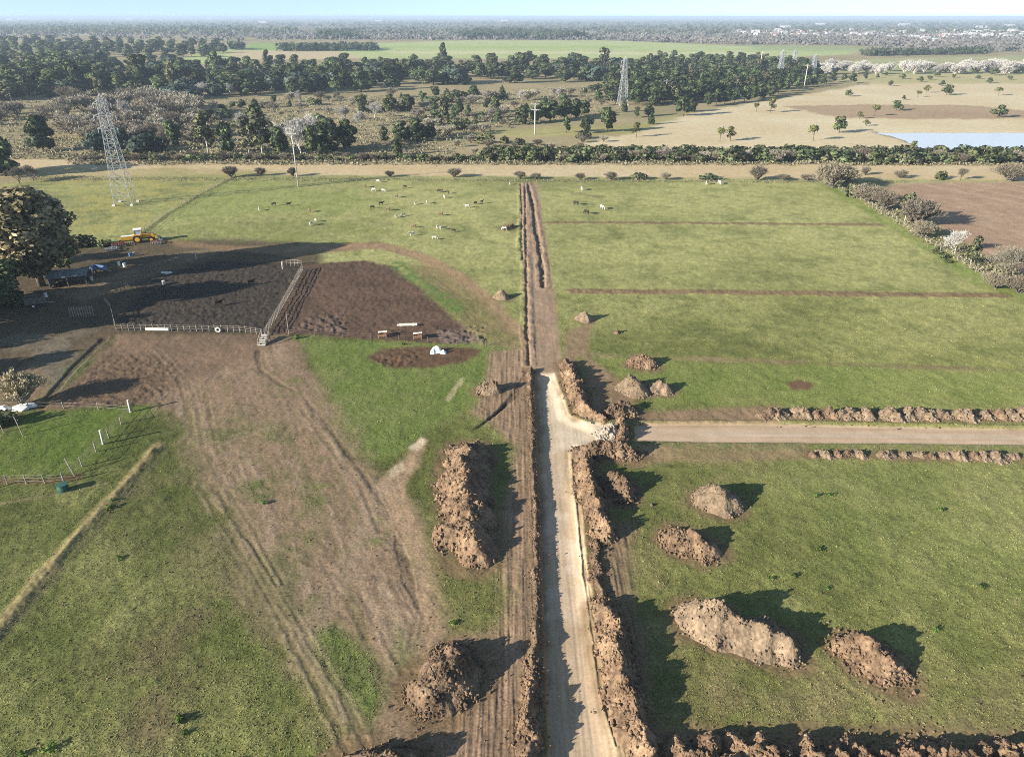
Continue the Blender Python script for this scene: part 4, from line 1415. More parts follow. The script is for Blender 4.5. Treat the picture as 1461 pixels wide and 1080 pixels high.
# front thicket on the west: individual trees
for kind, x, yb, yt, w, lab in (
        ('dark', 62, 216, 162, 1.0, 'big round dark tree behind the hay strip, nearest the western edge'),
        ('dark', 8, 252, 192, 1.1, 'dark spreading tree cut by the west edge at the straw strip'),
        ('dark', -30, 250, 186, 1.1, 'dark tree half hidden behind the spreading tree at the west edge'),
        ('blue', 136, 216, 184, 1.0, 'bluish bushy tree behind the foot of the nearest pylon'),
        ('blue', 176, 214, 182, .8, 'grey green bushy tree seen through the nearest pylon'),
        ('blue', 208, 217, 190, 1.2, 'low bluish bush standing right of the nearest pylon'),
        ('mid', 250, 214, 170, .7, 'narrow green tree between the bluish bush and the big eucalyptus'),
        ('euc', 298, 221, 158, 1.1, 'big olive eucalyptus at the front of the thicket'),
        ('dark', 325, 220, 172, .8, 'dark tree leaning against the big olive eucalyptus'),
        ('euc', 356, 222, 166, .9, 'lighter eucalyptus between the two tall ones'),
        ('euc', 375, 222, 148, 1.0, 'tallest olive eucalyptus of the front thicket'),
        ('dark', 400, 222, 180, .8, 'low dark tree under the tallest eucalyptus'),
        ('dark', 468, 221, 168, 1.0, 'dark tree right of the white limbed trees'),
        ('mid', 496, 213, 170, 1.0, 'green tree at the right end of the front thicket'),
        ('mid', 445, 223, 178, .8, 'green bushy tree behind the white limbed trees'),
        ('dark', 548, 203, 180, 1.0, 'first dark tree of the tight clump right of the thicket'),
        ('dark', 572, 203, 172, 1.1, 'second dark tree of the tight clump right of the thicket'),
        ('dark', 594, 202, 168, 1.2, 'largest dark tree of the tight clump right of the thicket'),
        ('dark', 615, 201, 176, 1.0, 'last dark tree of the tight clump right of the thicket'),
        ('pine', 567, 222, 192, .9, 'pointed green conifer standing before the tight dark clump'),
        ('dark', 745, 178, 150, 1.0, 'first tree of the short dark row behind the twin arm pole'),
        ('dark', 765, 176, 146, 1.1, 'second tree of the short dark row behind the twin arm pole'),
        ('dark', 785, 174, 142, 1.2, 'third tree of the short dark row behind the twin arm pole'),
        ('dark', 805, 171, 140, 1.1, 'fourth tree of the short dark row behind the twin arm pole'),
        ('dark', 822, 168, 140, 1.0, 'fifth tree of the short dark row behind the twin arm pole'),
        ('dark', 834, 165, 142, .9, 'last tree of the short dark row behind the twin arm pole'),
        ('rpine', 808, 190, 166, .9, 'small green pine on the tan clearing right of the twin arm pole'),
        ('rpine', 836, 190, 164, 1.2, 'broad green pine bush on the tan clearing'),
        ('mid', 866, 189, 152, .9, 'taller green tree between tan clearing and middle pylon'),
        ('yel', 908, 196, 174, 1.0, 'thin yellow green tree at the edge of the straw field under the pylon'),
        ('pine', 929, 178, 156, .8, 'slim pine on the straw field edge right of the pylon'),
        ('pine', 890, 160, 140, .9, 'pine at the foot of the middle pylon'),
        ('euc', 634, 178, 134, .7, 'thin loose tree alone in the middle of the scrub'),
        ('mid', 515, 162, 134, 1.0, 'round green tree in the scrub above the dark clump'),
        ('mid', 557, 161, 134, 1.0, 'left one of two round green trees in the brown scrub'),
        ('mid', 583, 160, 134, 1.0, 'right one of two round green trees in the brown scrub'),
        ('pine', 655, 164, 136, .9, 'dark pointed tree in the scrub behind the loose tree'),
        ('pine', 668, 166, 146, .9, 'small pine right of the dark pointed tree in the scrub'),
        ('mid', 707, 160, 138, .9, 'small green tree in the scrub left of the short dark row'),
        ('pine', 712, 176, 150, .8, 'slender pine in the scrub before the small green tree')):
    plant(kind, x, yb, yt, lab, None, w)
# white limbed trees
for x, yb, yt, w, lab in ((430, 222, 166, 1.0, 'tall white limbed bare tree behind the wooden pole'), (452, 216, 158, .8, 'white trunked bare tree right of the wooden pole'),
                          (428, 152, 128, .6, 'slim white poplar standing before the long wood'), (182, 182, 140, 1.0, 'white bare tree just right of the nearest pylon top'),
                          (236, 190, 166, 1.2, 'white spreading bare tree in the pinkish thicket'), (400, 212, 172, 1.0, 'white bare tree between the two tall eucalypts'),
                          (345, 186, 158, 1.0, 'pale bare tree behind the big olive eucalyptus'), (493, 172, 150, 1.4, 'first of three bright white bare trees above the dark clump'),
                          (515, 182, 158, 1.2, 'middle of three bright white bare trees above the dark clump'), (534, 172, 146, 1.3, 'last of three bright white bare trees above the dark clump'),
                          (744, 144, 128, 1.3, 'white bare tree above the short dark row'), (796, 140, 127, 1.6, 'small bright white bush like tree above the short dark row'),
                          (290, 140, 116, 1.3, 'white bare tree at the front of the long wood beside a bluish tree'), (330, 138, 118, 1.4, 'broad white bare tree at the front of the long wood')):
    plant('white', x, yb, yt, lab, None, w)
for x, yb, yt in ((262, 142, 118), (275, 140, 120), (225, 142, 126), (420, 134, 124), (240, 140, 122)):
    plant('blue', x, yb, yt, 'bluish grey bushy tree along the front of the long wood', 'bluish trees before the long wood', 1.2)
# bare brown thicket
for x, y in scatter([(90, 196), (60, 165), (90, 148), (200, 150), (300, 150), (280, 175), (290, 205), (200, 208)], 80, 10):
    plant(rnd.choice(['pink', 'pink', 'grey']), x, y, y - rnd.uniform(20, 32), 'pinkish brown bare tree in the leafless thicket', 'leafless thicket trees', rnd.uniform(1.0, 1.5))
for x, y in scatter([(-60, 200), (60, 160), (-60, 150)], 10, 12):
    plant('pink', x, y, y - 24, 'pinkish brown bare tree in the leafless thicket', 'leafless thicket trees', 1.3)
for x, y in scatter([(300, 200), (300, 150), (560, 140), (760, 130), (860, 122), (880, 150), (740, 172), (640, 205), (500, 150), (420, 190)], 120, 11):
    q = rnd.random()
    plant('pink' if q < .3 else 'grey' if q < .45 else 'mid' if q < .62 else 'shrub' if q < .85 else 'pine', x, y, y - rnd.uniform(7, 17), 'small scrubby tree in the rough ground before the long wood', 'small trees of the rough scrub', rnd.uniform(1.2, 1.8))
for x, y in scatter([(640, 222), (640, 205), (860, 196), (900, 205), (760, 220)], 16, 14):
    plant(rnd.choice(['shrub', 'tan', 'pink']), x, y, y - rnd.uniform(8, 14), 'small bush on the rough ground around the twin arm pole', 'bushes around the twin arm pole', 1.3)

# undergrowth nobody could count: scrub clumps on the rough ground
Vs, Fs, Ts, k0 = [], [], [], 0
for poly, n, hh, op in (([(-150, 228), (-150, 140), (300, 142), (560, 138), (870, 122), (890, 165), (740, 180), (660, 205), (640, 222), (300, 228)], 5200, 1.2, .5),
                        ([(100, 232), (100, 222), (700, 226), (1461, 230), (1700, 232), (1700, 238), (700, 236), (100, 236)], 2400, 1.0, .7),
                        ([(40, 252), (700, 256), (1300, 258), (1300, 262), (700, 259.5), (40, 258)], 900, .45, .7),
                        ([(1198, 262), (1250, 268), (1345, 335), (1420, 378), (1500, 408), (1500, 428), (1400, 392), (1320, 345), (1240, 296)], 420, .8, .5)):
    for x, y in scatter(poly, n, 0):
        gx_, gy_ = ground(x, y)
        m_ = rnd.randint(5, 9)
        c = np.c_[rng.normal(0, hh * 1.1, m_) + gx_, rng.normal(0, hh * .9, m_) + gy_, rng.uniform(.1, hh, m_)]
        V, F = leaf_quads(c, hh * .30, np.tile((0, -.3, .6), (m_, 1)), .9)
        Vs.append(V)
        Fs.append(F + k0)
        Ts.append(np.full(len(V), np.clip(rnd.gauss(.5, .28), 0, 1)))
        k0 += len(V)
MAT['scrub'] = leafmat('dry scrub', (.088, .086, .045), (.25, .212, .138), .1)
o = link('undergrowth', np_mesh('undergrowth', np.concatenate(Vs), [np.concatenate(Fs)], [MAT['scrub']], False, np.concatenate(Ts)))
tag(o, kind='stuff')

# hedge of shrubs beyond the straw strip
x = 520.0
while x < 1520:
    yb = 229 + rnd.uniform(-1.5, 3) + (x > 1200) * 2
    hgt = rnd.uniform(12, 21) if x > 690 else rnd.uniform(7, 12)
    q = rnd.random()
    kd = 'shrub' if q < .78 else 'tan' if q < .9 else 'pink'
    plant(kd, x, yb, yb - hgt, 'leafy shrub in the hedge beyond the straw strip' if kd == 'shrub' else 'leafless tan shrub in the hedge beyond the straw strip',
          'leafy shrubs of the hedge' if kd == 'shrub' else 'leafless shrubs of the hedge', rnd.uniform(1.0, 1.4))
    x += rnd.uniform(5.5, 10)
x = 700.0
while x < 1520:
    kd = 'shrub'
    plant(kd, x, 222 + rnd.uniform(-2, 2), 207 + rnd.uniform(-2, 3), 'leafy shrub in the hedge beyond the straw strip', 'leafy shrubs of the hedge', rnd.uniform(1.1, 1.5))
    x += rnd.uniform(9, 17)
for x in range(120, 520, 11):
    y = 229 + rnd.uniform(-3, 2)
    plant(rnd.choice(['shrub', 'shrub', 'tan']), x + rnd.uniform(-4, 4), y, y - rnd.uniform(6, 13), 'low bush at the foot of the western thicket', 'low bushes before the western thicket', 1.4)

# trees dotted over the dry savanna
for kind, x, yb, yt, w, lab in (
        ('yel', 1027, 203, 181, .8, 'thin left one of a close pair of yellowish trees on the straw field'),
        ('yel', 1042, 201, 180, 1.1, 'fuller right one of a close pair of yellowish trees on the straw field'),
        ('yel', 1160, 201, 177, 1.0, 'light green tree alone between the close pair and the pond'),
        ('sav', 1197, 190, 165, 1.0, 'rounder mid green tree alone on the straw field near the pond'),
        ('yel', 1236, 180, 171, 1.6, 'low yellowish tree on bare straw above the pond tip'),
        ('yel', 1247, 166, 149, 1.1, 'bright yellow green round tree at the edge of the brown plot'),
        ('yel', 1226, 170, 159, 1.4, 'low spreading yellow tree at the corner of the brown plot'),
        ('sav', 1279, 158, 143, 1.3, 'dark flat topped tree standing in the brown plot'),
        ('sav', 1289, 143, 136, 1.0, 'tiny dark tree just behind the flat topped one'),
        ('sav', 1424, 168, 149, 1.2, 'dark tree at the east end of the brown plot'),
        ('sav', 1350, 136, 120, 1.2, 'largest dark tree in the middle distance of the savanna'),
        ('yel', 1321, 133, 121, 1.2, 'yellowish tree left of the largest dark savanna tree'),
        ('yel', 1309, 139, 129, 1.3, 'low yellowish tree before the pair in the middle savanna'),
        ('yel', 1424, 137, 124, 1.2, 'round yellowish tree far east in the savanna'),
        ('sav', 1211, 138, 128, 1.3, 'small brownish green tree west of the brown plot'),
        ('yel', 1099, 161, 139, .9, 'pale yellow tree beside the pine row'),
        ('yel', 1079, 160, 146, .9, 'small pale tree left of the yellow one by the pine row'),
        ('yel', 1303, 214, 201, 1.4, 'yellow bush like tree on the near shore of the pond')):
    plant(kind, x, yb, yt, lab, None, w)
for x, yb, yt in ((1344, 123, 115), (1412, 119, 111), (1270, 123, 115), (1312, 117, 109), (1326, 115, 108), (1338, 110, 102), (1287, 113, 105), (1360, 112, 106), (1395, 113, 107), (1440, 115, 108),
                  (1418, 108, 97), (1390, 106, 98), (1290, 98, 92), (1450, 106, 98), (1330, 100, 92)):
    x_, y_ = ground(x, yb)
    plant_at(var('sav'), x_, y_, tall(yb, yt), 'small dark tree far out on the savanna', 'small far savanna trees', 1.4)
for x in list(np.arange(1152, 1272, 6.5)) + list(np.arange(1290, 1330, 7)) + list(np.arange(1336, 1500, 6.5)):
    y = 103 + rnd.uniform(-5, 4)
    x_, y_ = ground(x, y)
    plant_at(var('wbush'), x_, y_, rnd.uniform(8, 14), 'whitish bare tree in the pale line across the far savanna', 'pale bare tree line', rnd.uniform(.8, 1.25))

# bushes on the fence between pasture and straw strip
for kind, x, yb, yt, w, lab in (
        ('gbush', 330, 253, 236, 1.2, 'grey bare bush at the end of the western wire fence'), ('gbush', 372, 251, 238, 1.2, 'small grey bush on the fence left of the wooden pole'),
        ('gbush', 418, 252, 238, 1.0, 'bare bush behind the foot of the wooden pole'), ('gbush', 648, 253, 239, 1.4, 'round grey bush on the fence in the middle of the pasture'),
        ('tan', 556, 253, 243, 1.4, 'low tan bush on the fence left of the round grey one'), ('tan', 742, 256, 243, 1.2, 'bare bush at the head of the trench'),
        ('tan', 765, 256, 246, 1.6, 'low tan bush just right of the trench head'), ('tan', 828, 257, 246, 1.3, 'first small bush on the fence right of the trench'),
        ('tan', 872, 257, 244, 1.3, 'second bush on the fence right of the trench'), ('shrub', 912, 256, 246, 1.8, 'dark low bush on the fence'),
        ('tan', 950, 257, 246, 1.2, 'thin bush on the fence between dark bush and green bush'), ('shrub', 1010, 257, 248, 2.2, 'wide low bush on the pasture fence'),
        ('gbush', 1080, 258, 235, 1.0, 'tall greyish bush on the pasture fence'), ('tan', 1118, 258, 248, 1.8, 'low brown bush beside the tall greyish bush'),
        ('tan', 1150, 258, 247, 1.6, 'brown bush before the large bare shrub'), ('gbush', 1234, 250, 237, 1.0, 'small dark bare bush on the straw strip behind the ploughed field'),
        ('tan', 1283, 254, 241, 1.6, 'tan bush at the corner of the ploughed field'), ('shrub', 1343, 256, 244, 1.1, 'green bush behind the ploughed field'),
        ('grey', 1370, 257, 239, 1.1, 'thin bare tree behind the ploughed field'), ('tan', 1440, 259, 232, 1.6, 'big tan bare shrub behind the ploughed field'),
        ('tan', 1188, 268, 228, 1.3, 'large tan leafless shrub at the north-east corner of the pasture'), ('tan', 1206, 262, 236, 1.2, 'leafless shrub behind the large tan one at the pasture corner'),
        ('shrub', 1213, 280, 260, 1.0, 'dark green round shrub on the east fence'),
        ('tan', 1240, 290, 262, 1.5, 'tan leafless shrub below the green round shrub'), ('tan', 1262, 300, 270, 1.3, 'second tan leafless shrub down the east fence'),
        ('euc', 1290, 318, 274, .9, 'bushy olive green shrub on the east fence beside the ploughed field'), ('gbush', 1306, 322, 280, 1.3, 'grey leafless shrub next to the bushy olive one'),
        ('tan', 1318, 340, 312, 1.4, 'low tan shrub on the east fence below the olive one'),
        ('white', 1362, 362, 326, 1.5, 'pale grey leafless tree leaning over the east fence'), ('euc', 1384, 378, 336, .9, 'drooping olive shrub beside the pale leafless tree'),
        ('grey', 1436, 398, 348, 1.5, 'dark spreading bare tree casting shade on the ploughed field'), ('tan', 1420, 412, 388, 1.2, 'tan bare bush at the south end of the east fence'),
        ('tan', 1452, 418, 394, 1.3, 'tan bush by the south-east fence corner')):
    plant(kind, x, yb, yt, lab, None, w, name='shrub' if 'shrub' in lab or 'bush' in lab else None)
for x, y, s_ in ((1337, 362, .8), (1346, 368, .9), (1336, 356, .6), (1352, 374, .7)):
    plant('shrub', x, y, y - 7 * s_, 'bright green weedy bush at the east fence foot', 'green bushes at the east fence foot', 1.5, key='shrub0')

# farm trees in the west
for kind, key, x, yb, yt, w, lab in (
        ('giant', 'giant0', 60, 408, 264, 1.25, 'huge bronze green tree towering over the farm yard'),
        ('giant', 'giant1', -28, 388, 322, 1.1, 'tall tree cut by the edge beside the huge bronze one'),
        ('giant', 'giant1', -100, 472, 330, 1.2, 'tall tree outside the yard casting the western shade'),
        ('giant', 'giant1', -195, 505, 385, 1.2, 'second tall tree outside the yard casting the western shade'),
        ('mid', 'mid1', 100, 386, 332, .9, 'dense green tree behind the tin roofed shed'),
        ('mid', 'mid2', 20, 430, 368, 1.2, 'green bushy tree at the edge in front of the huge one'),
        ('mid', 'mid0', -30, 452, 380, 1.2, 'leafy tree outside the yard by the west edge'),
        ('shrub', 'shrub0', 12, 432, 402, 1.4, 'bright leafy bush at the yard edge left of the dark trailer'),
        ('shrub', 'shrub2', 118, 352, 334, 1.5, 'bush growing beside the machinery row'),
        ('shrub', 'shrub1', 150, 352, 342, 1.3, 'low dark bush at the end of the machinery row'),
        ('dark', 'dark1', -120, 500, 425, 1.2, 'dark tree outside the picture shading the western yard'),
        ('dark', 'dark0', -190, 560, 480, 1.2, 'dark tree outside the picture shading the lower yard'),
        ('grey', 'grey1', 28, 262, 236, 1.2, 'bare bush below the dark trees at the straw strip'),
        ('grey', 'grey2', 48, 258, 234, 1.2, 'thin bare tree beside the dark trees at the straw strip'),
        ('straw', 'straw1', 33, 577, 526, 1.0, 'straw coloured bare shrub behind the white stones'),
        ('shrub', 'shrub1', 5, 605, 585, 1.2, 'dark bush by the west edge below the white stones')):
    plant(kind, x, yb, yt, lab, None, w, key=key)

# ------------------------------------------------------------------ woods and town too far to count
def far_mass(name, specs, mat):
    Vs, Fs, Ts, k0 = [], [], [], 0
    for poly, n, h0, h1, tl, th in specs:
        pts = scatter(poly, n, 0)
        for x, y in pts:
            gx_, gy_ = ground(x, y)
            h = rnd.uniform(h0, h1)
            far = min(1.0 + gy_ / 4000, 3.5)
            m_ = 9 if gy_ < 2500 else 6
            c = np.c_[rng.normal(0, h * .24 * far, m_) + gx_, rng.normal(0, h * .3, m_) + gy_, rng.uniform(.1, .92, m_) * h]
            V, F = leaf_quads(c, h * .22 * min(far, 1.8), np.tile((-.4, -.6, .5), (m_, 1)), .6)
            Vs.append(V)
            Fs.append(F + k0)
            Ts.append(np.full(len(V), np.clip(rnd.uniform(tl, th), 0, 1)))
            k0 += len(V)
    o = link(name, np_mesh(name, np.concatenate(Vs), [np.concatenate(Fs)], [mat], False, np.concatenate(Ts)))
    tag(o, kind='stuff')


far_mass('distant_woods', [
    ([(-250, 46), (-250, 26.3), (1700, 26.3), (1700, 36), (700, 36), (300, 42)], 3600, 7, 15, .0, .6),
    ([(-200, 66), (-200, 48), (60, 50), (250, 50), (420, 50), (420, 44), (200, 40), (-200, 38)], 1300, 9, 17, .1, .7),
    ([(655, 57), (840, 57), (810, 48), (700, 46), (655, 51)], 330, 12, 18, 0, .3),
    ([(455, 57), (512, 57), (512, 46), (455, 46)], 120, 12, 18, 0, .3),
    ([(400, 74), (535, 73), (535, 69), (400, 70)], 170, 8, 12, 0, .3),
    ([(330, 72), (348, 72), (348, 69), (330, 69)], 16, 10, 13, 0, .2),
    ([(1230, 81), (1400, 78), (1410, 75.5), (1300, 77), (1225, 79)], 120, 6, 10, .0, .3),
    ([(1040, 47), (1461, 52), (1600, 52), (1600, 34), (1040, 36)], 900, 7, 12, .0, .6),
    ([(500, 52), (1040, 50), (1040, 36), (500, 38)], 1000, 7, 13, .0, .6)], MAT['leaf_dark'])
MAT['far_bare'] = leafmat('far leafless woods', (.055, .051, .046), (.112, .102, .090), 0)
far_mass('distant_bare_woods', [
    ([(360, 58), (840, 58), (1040, 64), (1260, 66), (1500, 72), (1700, 72), (1700, 50), (1040, 44), (700, 42), (360, 46)], 4200, 5, 10, .1, .9),
    ([(-200, 56), (200, 60), (360, 60), (360, 42), (200, 44), (-200, 48)], 350, 7, 12, .1, .7),
    ([(1240, 80), (1461, 74), (1700, 74), (1700, 66), (1300, 68), (1230, 76)], 420, 6, 10, .1, .6)], MAT['far_bare'])


# houses of the far suburb
def house_mesh(w, d, h, roofm, wallm):
    mb = MB()
    mb.box((0, 0, h / 2), (w, d, h))
    nb = 6
    o_ = .5
    r_ = h + d * .28
    a = [(-w / 2 - o_, -d / 2 - o_, h + .05), (w / 2 + o_, -d / 2 - o_, h + .05), (w / 2 + o_, 0, r_), (-w / 2 - o_, 0, r_), (-w / 2 - o_, d / 2 + o_, h + .05), (w / 2 + o_, d / 2 + o_, h + .05)]
    mb.add(a, [(0, 1, 2, 3), (3, 2, 5, 4), (0, 3, 4), (1, 5, 2), (1, 0, 4, 5)])
    me = mb.mesh('house', wallm)
    me.materials.append(roofm)
    mi = [0] * nb + [1, 1, 1] + [0, 0]
    # quads are stored first: six wall faces, three roof quads, then the gables
    for p_, v_ in zip(me.polygons, mi):
        p_.material_index = v_
    return me


HS = [house_mesh(11, 8, 3.2, MAT['roof_tile'], MAT['wall_pale']), house_mesh(14, 9, 5.5, MAT['roof_pale'], MAT['wall_pale']), house_mesh(9, 8, 3, MAT['roof_pale'], MAT['wall_pale'])]
for poly, n in (([(1050, 50.5), (1461, 58), (1560, 58), (1560, 45), (1300, 45), (1050, 45.5)], 210), ([(1300, 62), (1345, 62), (1345, 57), (1300, 57)], 14)):
    for x, y in scatter(poly, n, 3):
        gx_, gy_ = ground(x, y)
        o = link('house', rnd.choice(HS))
        o.location = (gx_, gy_, 0)
        s_ = rnd.uniform(.8, 1.25)
        o.scale = (s_ * 1.2, s_, s_ * 1.15)
        o.rotation_euler = (0, 0, rnd.uniform(-.3, .3))
        tag(o, 'small pale house in the far suburb near the horizon', 'house', 'houses of the far suburb')
SHED = house_mesh(60, 30, 9, MAT['roof_pale'], MAT['roof_pale'])
for x, y, s_ in ((14, 29.2, 1.6), (30, 28.6, 1.8), (38, 27.8, 1.5), (103, 28.8, 1.2), (185, 28.9, 1.6), (210, 28.4, 1.9), (228, 28.6, 1.2), (300, 28.4, 1.4), (600, 28.2, 1.6), (650, 28.0, 1.4), (680, 28.3, 1.2),
                 (375, 33, 1), (540, 31, 1), (720, 31, 1.2), (1120, 40, .7), (1170, 36, .8), (1290, 37, .9), (1400, 40, .7), (1440, 38, .8)):
    gx_, gy_ = ground(x, y)
    o = link('warehouse', SHED)
    o.location = (gx_, gy_, 0)
    o.scale = (s_ * 1.3, s_ * .8, s_ * .8)
    o.rotation_euler = (0, 0, rnd.uniform(-.2, .2))
    tag(o, 'long pale warehouse among the woods at the horizon', 'warehouse', 'warehouses at the horizon')

# ------------------------------------------------------------------ pylons and poles
def lattice(p0, w0, p1, w1_, n, mb, t=.16):
    """square lattice mast between two levels, x-braced on each face"""
    lv = [p0 + (p1 - p0) * (1 - (1 - k / n) ** 1.25) for k in range(n + 1)]
    ws = [w0 + (w1_ - w0) * (z - p0) / (p1 - p0) for z in lv]
    cor = [(-1, -1), (1, -1), (1, 1), (-1, 1)]
    for k in range(n):
        for i in range(4):
            a, b = cor[i], cor[(i + 1) % 4]
            A0 = (a[0] * ws[k] / 2, a[1] * ws[k] / 2, lv[k])
            A1 = (a[0] * ws[k + 1] / 2, a[1] * ws[k + 1] / 2, lv[k + 1])
            B0 = (b[0] * ws[k] / 2, b[1] * ws[k] / 2, lv[k])
            B1 = (b[0] * ws[k + 1] / 2, b[1] * ws[k + 1] / 2, lv[k + 1])
            mb.bar(A0, B1, t * .6)
            mb.bar(B0, A1, t * .6)
            mb.bar(A1, B1, t * .6)


def pylon(px, yb, yt, label, rz=.15, t=.2, base=6.0, waist=2.0, neck=1.1):
    x, y = ground(px, yb)
    h = tall(yb, yt)
    o = empty('lattice_pylon', (x, y, 0), rz, label, 'pylon')
    wst, top = h * .62, h
    body = MB()
    lattice(0, base, wst, waist, 8, body, t)
    lattice(wst, waist, top * .97, neck, 6, body, t)
    body.build('lattice_bracing', MAT['steel'], o)
    for sx, sy in ((-1, -1), (1, -1), (1, 1), (-1, 1)):
        leg = MB()
        leg.bar((sx * base / 2, sy * base / 2, -.2), (sx * waist / 2, sy * waist / 2, wst), t * 1.2)
        leg.bar((sx * waist / 2, sy * waist / 2, wst), (sx * neck / 2, sy * neck / 2, top * .97), t * 1.1)
        leg.build('leg', MAT['steel'], o)
        ft = MB()
        ft.box((sx * base / 2, sy * base / 2, .15), (.9, .9, .6))
        ft.build('footing', MAT['concrete'], o)
    for f_, L in ((.70, 2.9), (.81, 3.3), (.92, 2.6)):
        for s_ in (-1, 1):
            z = top * f_
            arm = MB()
            for yy in (-.6, .6):
                arm.bar((s_ * .8, yy, z), (s_ * L, 0, z + .35), t * .8)
                arm.bar((s_ * .8, yy, z + 1.2), (s_ * L, 0, z + .35), t * .8)
            arm.bar((s_ * L * .55, .25, z + .2), (s_ * L * .55, -.25, z + .8), t * .6)
            a_ = arm.build('cross_arm', MAT['steel'], o)
            ins = MB()
            ins.bar((s_ * L, 0, z + .3), (s_ * L, 0, z - 1.1), .22, .16, 6)
            ins.build('insulator', MAT['glass'], a_)
    pk = MB()
    for sx, sy in ((-1, -1), (1, -1), (1, 1), (-1, 1)):
        pk.bar((sx * .55, sy * .55, top * .97), (0, 0, top + .6), t * .8)
    pk.build('peak', MAT['steel'], o)
    return o


pylon(180, 291, 136, 'tall lattice pylon standing on the western pasture, nearest of all', .12, .11, 5.6, 3.0, 2.0)
pylon(888, 150, 82, 'lattice pylon rising at the west end of the eastern wood', .2, .19, 6.2, 3.0, 1.8)
pylon(1111, 116, 72, 'lattice pylon rising out of the eastern wood', .2, .24, 6.5, 3.0, 1.8)
pylon(1158, 113, 78, 'smaller lattice pylon beyond the eastern wood', .2, .22, 6.5, 3.0, 1.8)
pylon(1132, 92, 72, 'faint far lattice pylon between the two eastern ones', .2, .22, 6.5, 3.0, 1.8)


def pole(px, yb, yt, label, mat='concrete', arms=((.93, 3.0),), rz=.2, w=.34):
    x, y = ground(px, yb)
    h = tall(yb, yt)
    o = empty('power_pole', (x, y, 0), rz, label, 'power pole')
    m_ = MB()
    m_.bar((0, 0, -.3), (0, 0, h), w * 1.25, w * .8, 8)
    m_.build('pole', MAT[mat], o, True)
    for f_, L in arms:
        a = MB()
        a.box((0, -.28, h * f_), (L, .2, .22))
        a.bar((-L * .3, -.28, h * f_), (0, -.1, h * f_ - .9), .09)
        a.bar((L * .3, -.28, h * f_), (0, -.1, h * f_ - .9), .09)
        a_ = a.build('cross_arm', MAT[mat], o)
        for k in (-.48, 0, .48):
            i_ = MB()
            i_.bar((k * L, -.28, h * f_ + .1), (k * L, -.28, h * f_ + .5), .16, .1, 6)
            i_.build('insulator', MAT['glass'], a_)
    return o


pole(426, 267, 190, 'tall wooden pole with one cross arm on the pasture below the thicket', 'concrete', ((.985, 3.2), (.80, 1.6)), .25, .40)
pole(763, 192, 147, 'pale pole with two cross arms on the tan clearing before the dark tree row', 'concrete', ((.96, 4.2), (.78, 4.2)), .1, .5)
pole(949, 146, 114, 'pale pole with two cross arms against the eastern wood', 'concrete', ((.95, 4.6), (.74, 4.6)), .1, .6)
pole(1068, 122, 97, 'far pole with two cross arms over the eastern wood edge', 'concrete', ((.95, 5), (.74, 5)), .1, .6)
pole(1084, 100, 74, 'thin far pole above the crowns of the eastern wood', 'concrete', ((.95, 5),), .1, .6)
pole(1147, 126, 92, 'far pole standing in the end of the pine row', 'concrete', ((.95, 5),), .1, .5)


# ------------------------------------------------------------------ fences
def fence(name, pix, gap, hp, label, rails=(.5, .95), rail_t=.035, post_w=.14, mat='wood', railmat=None, jit=.06, post='post', lean=.05):
    pts = gp(pix)
    seg = np.linalg.norm(np.diff(pts, axis=0), axis=1)
    tot = seg.sum()
    n = max(2, int(round(tot / gap)) + 1)
    o = empty(name, (pts[0][0], pts[0][1], 0), 0, label, 'fence')
    cum = np.r_[0, np.cumsum(seg)]
    spots = []
    for k in range(n):
        s_ = tot * k / (n - 1)
        i = min(np.searchsorted(cum, s_, 'right') - 1, len(seg) - 1)
        p = pts[i] + (pts[i + 1] - pts[i]) * ((s_ - cum[i]) / seg[i])
        spots.append(p - pts[0])
    for p in spots:
        m_ = MB()
        hh = hp * rnd.uniform(.9, 1.12)
        m_.bar((p[0], p[1], -.2), (p[0] + rnd.gauss(0, lean), p[1] + rnd.gauss(0, lean), hh), post_w * rnd.uniform(.85, 1.2), post_w * .9, 6)
        m_.build(post, MAT[mat], o)
    thick = rail_t > .06
    m_ = MB()
    if rails:
        for r_ in rails:
            if thick:
                m_ = MB()
            for a, b in zip(spots[:-1], spots[1:]):
                m_.bar((a[0], a[1], hp * r_ + rnd.gauss(0, .02)), (b[0], b[1], hp * r_ + rnd.gauss(0, .02)), rail_t)
            if thick:
                m_.build('rail', MAT[railmat or mat], o)
        if not thick:
            m_.build('wire', MAT[railmat or mat], o)
    return o


fence('post_fence', [(166, 471), (230, 472), (300, 473), (345, 474), (374, 478)], 1.25, 1.35, 'rough post fence along the south side of the dark corral', (.35, .65, .92), .035)
fence('board_fence', [(378, 480), (400, 444), (420, 408), (432, 386)], 1.1, 1.45, 'pale board fence running up between the two corrals', (.3, .55, .8, 1.0), .09, .15, 'wood')
fence('post_fence', [(404, 380), (412, 379), (422, 379), (430, 380)], .95, 1.5, 'short pale rail fence at the top of the board fence', (.5, .95), .09, .14, 'wood')
fence('post_fence', [(166, 471), (158, 440), (150, 432)], 1.6, 1.4, 'short dark fence at the south-west corner of the dark corral', (.5, .9), .08)
fence('post_fence', [(158, 430), (190, 405), (222, 384), (240, 376)], 1.8, 1.5, 'fence along the lane between yard and dark corral', (.45, .9), .07, .16, 'wood_dark')
fence('wire_fence', [(196, 338), (230, 312), (270, 288), (310, 266), (336, 252)], 3.0, 1.5, 'wire fence climbing from the yellow machine to the straw strip', (.3, .6, .9), .03, .15, 'wood')
fence('wire_fence', [(336, 253.5), (500, 256), (742, 259)], 5.0, 1.3, 'wire fence between pasture and straw strip, left of the trench', (.4, .85), .03, .14, 'wood_dark')
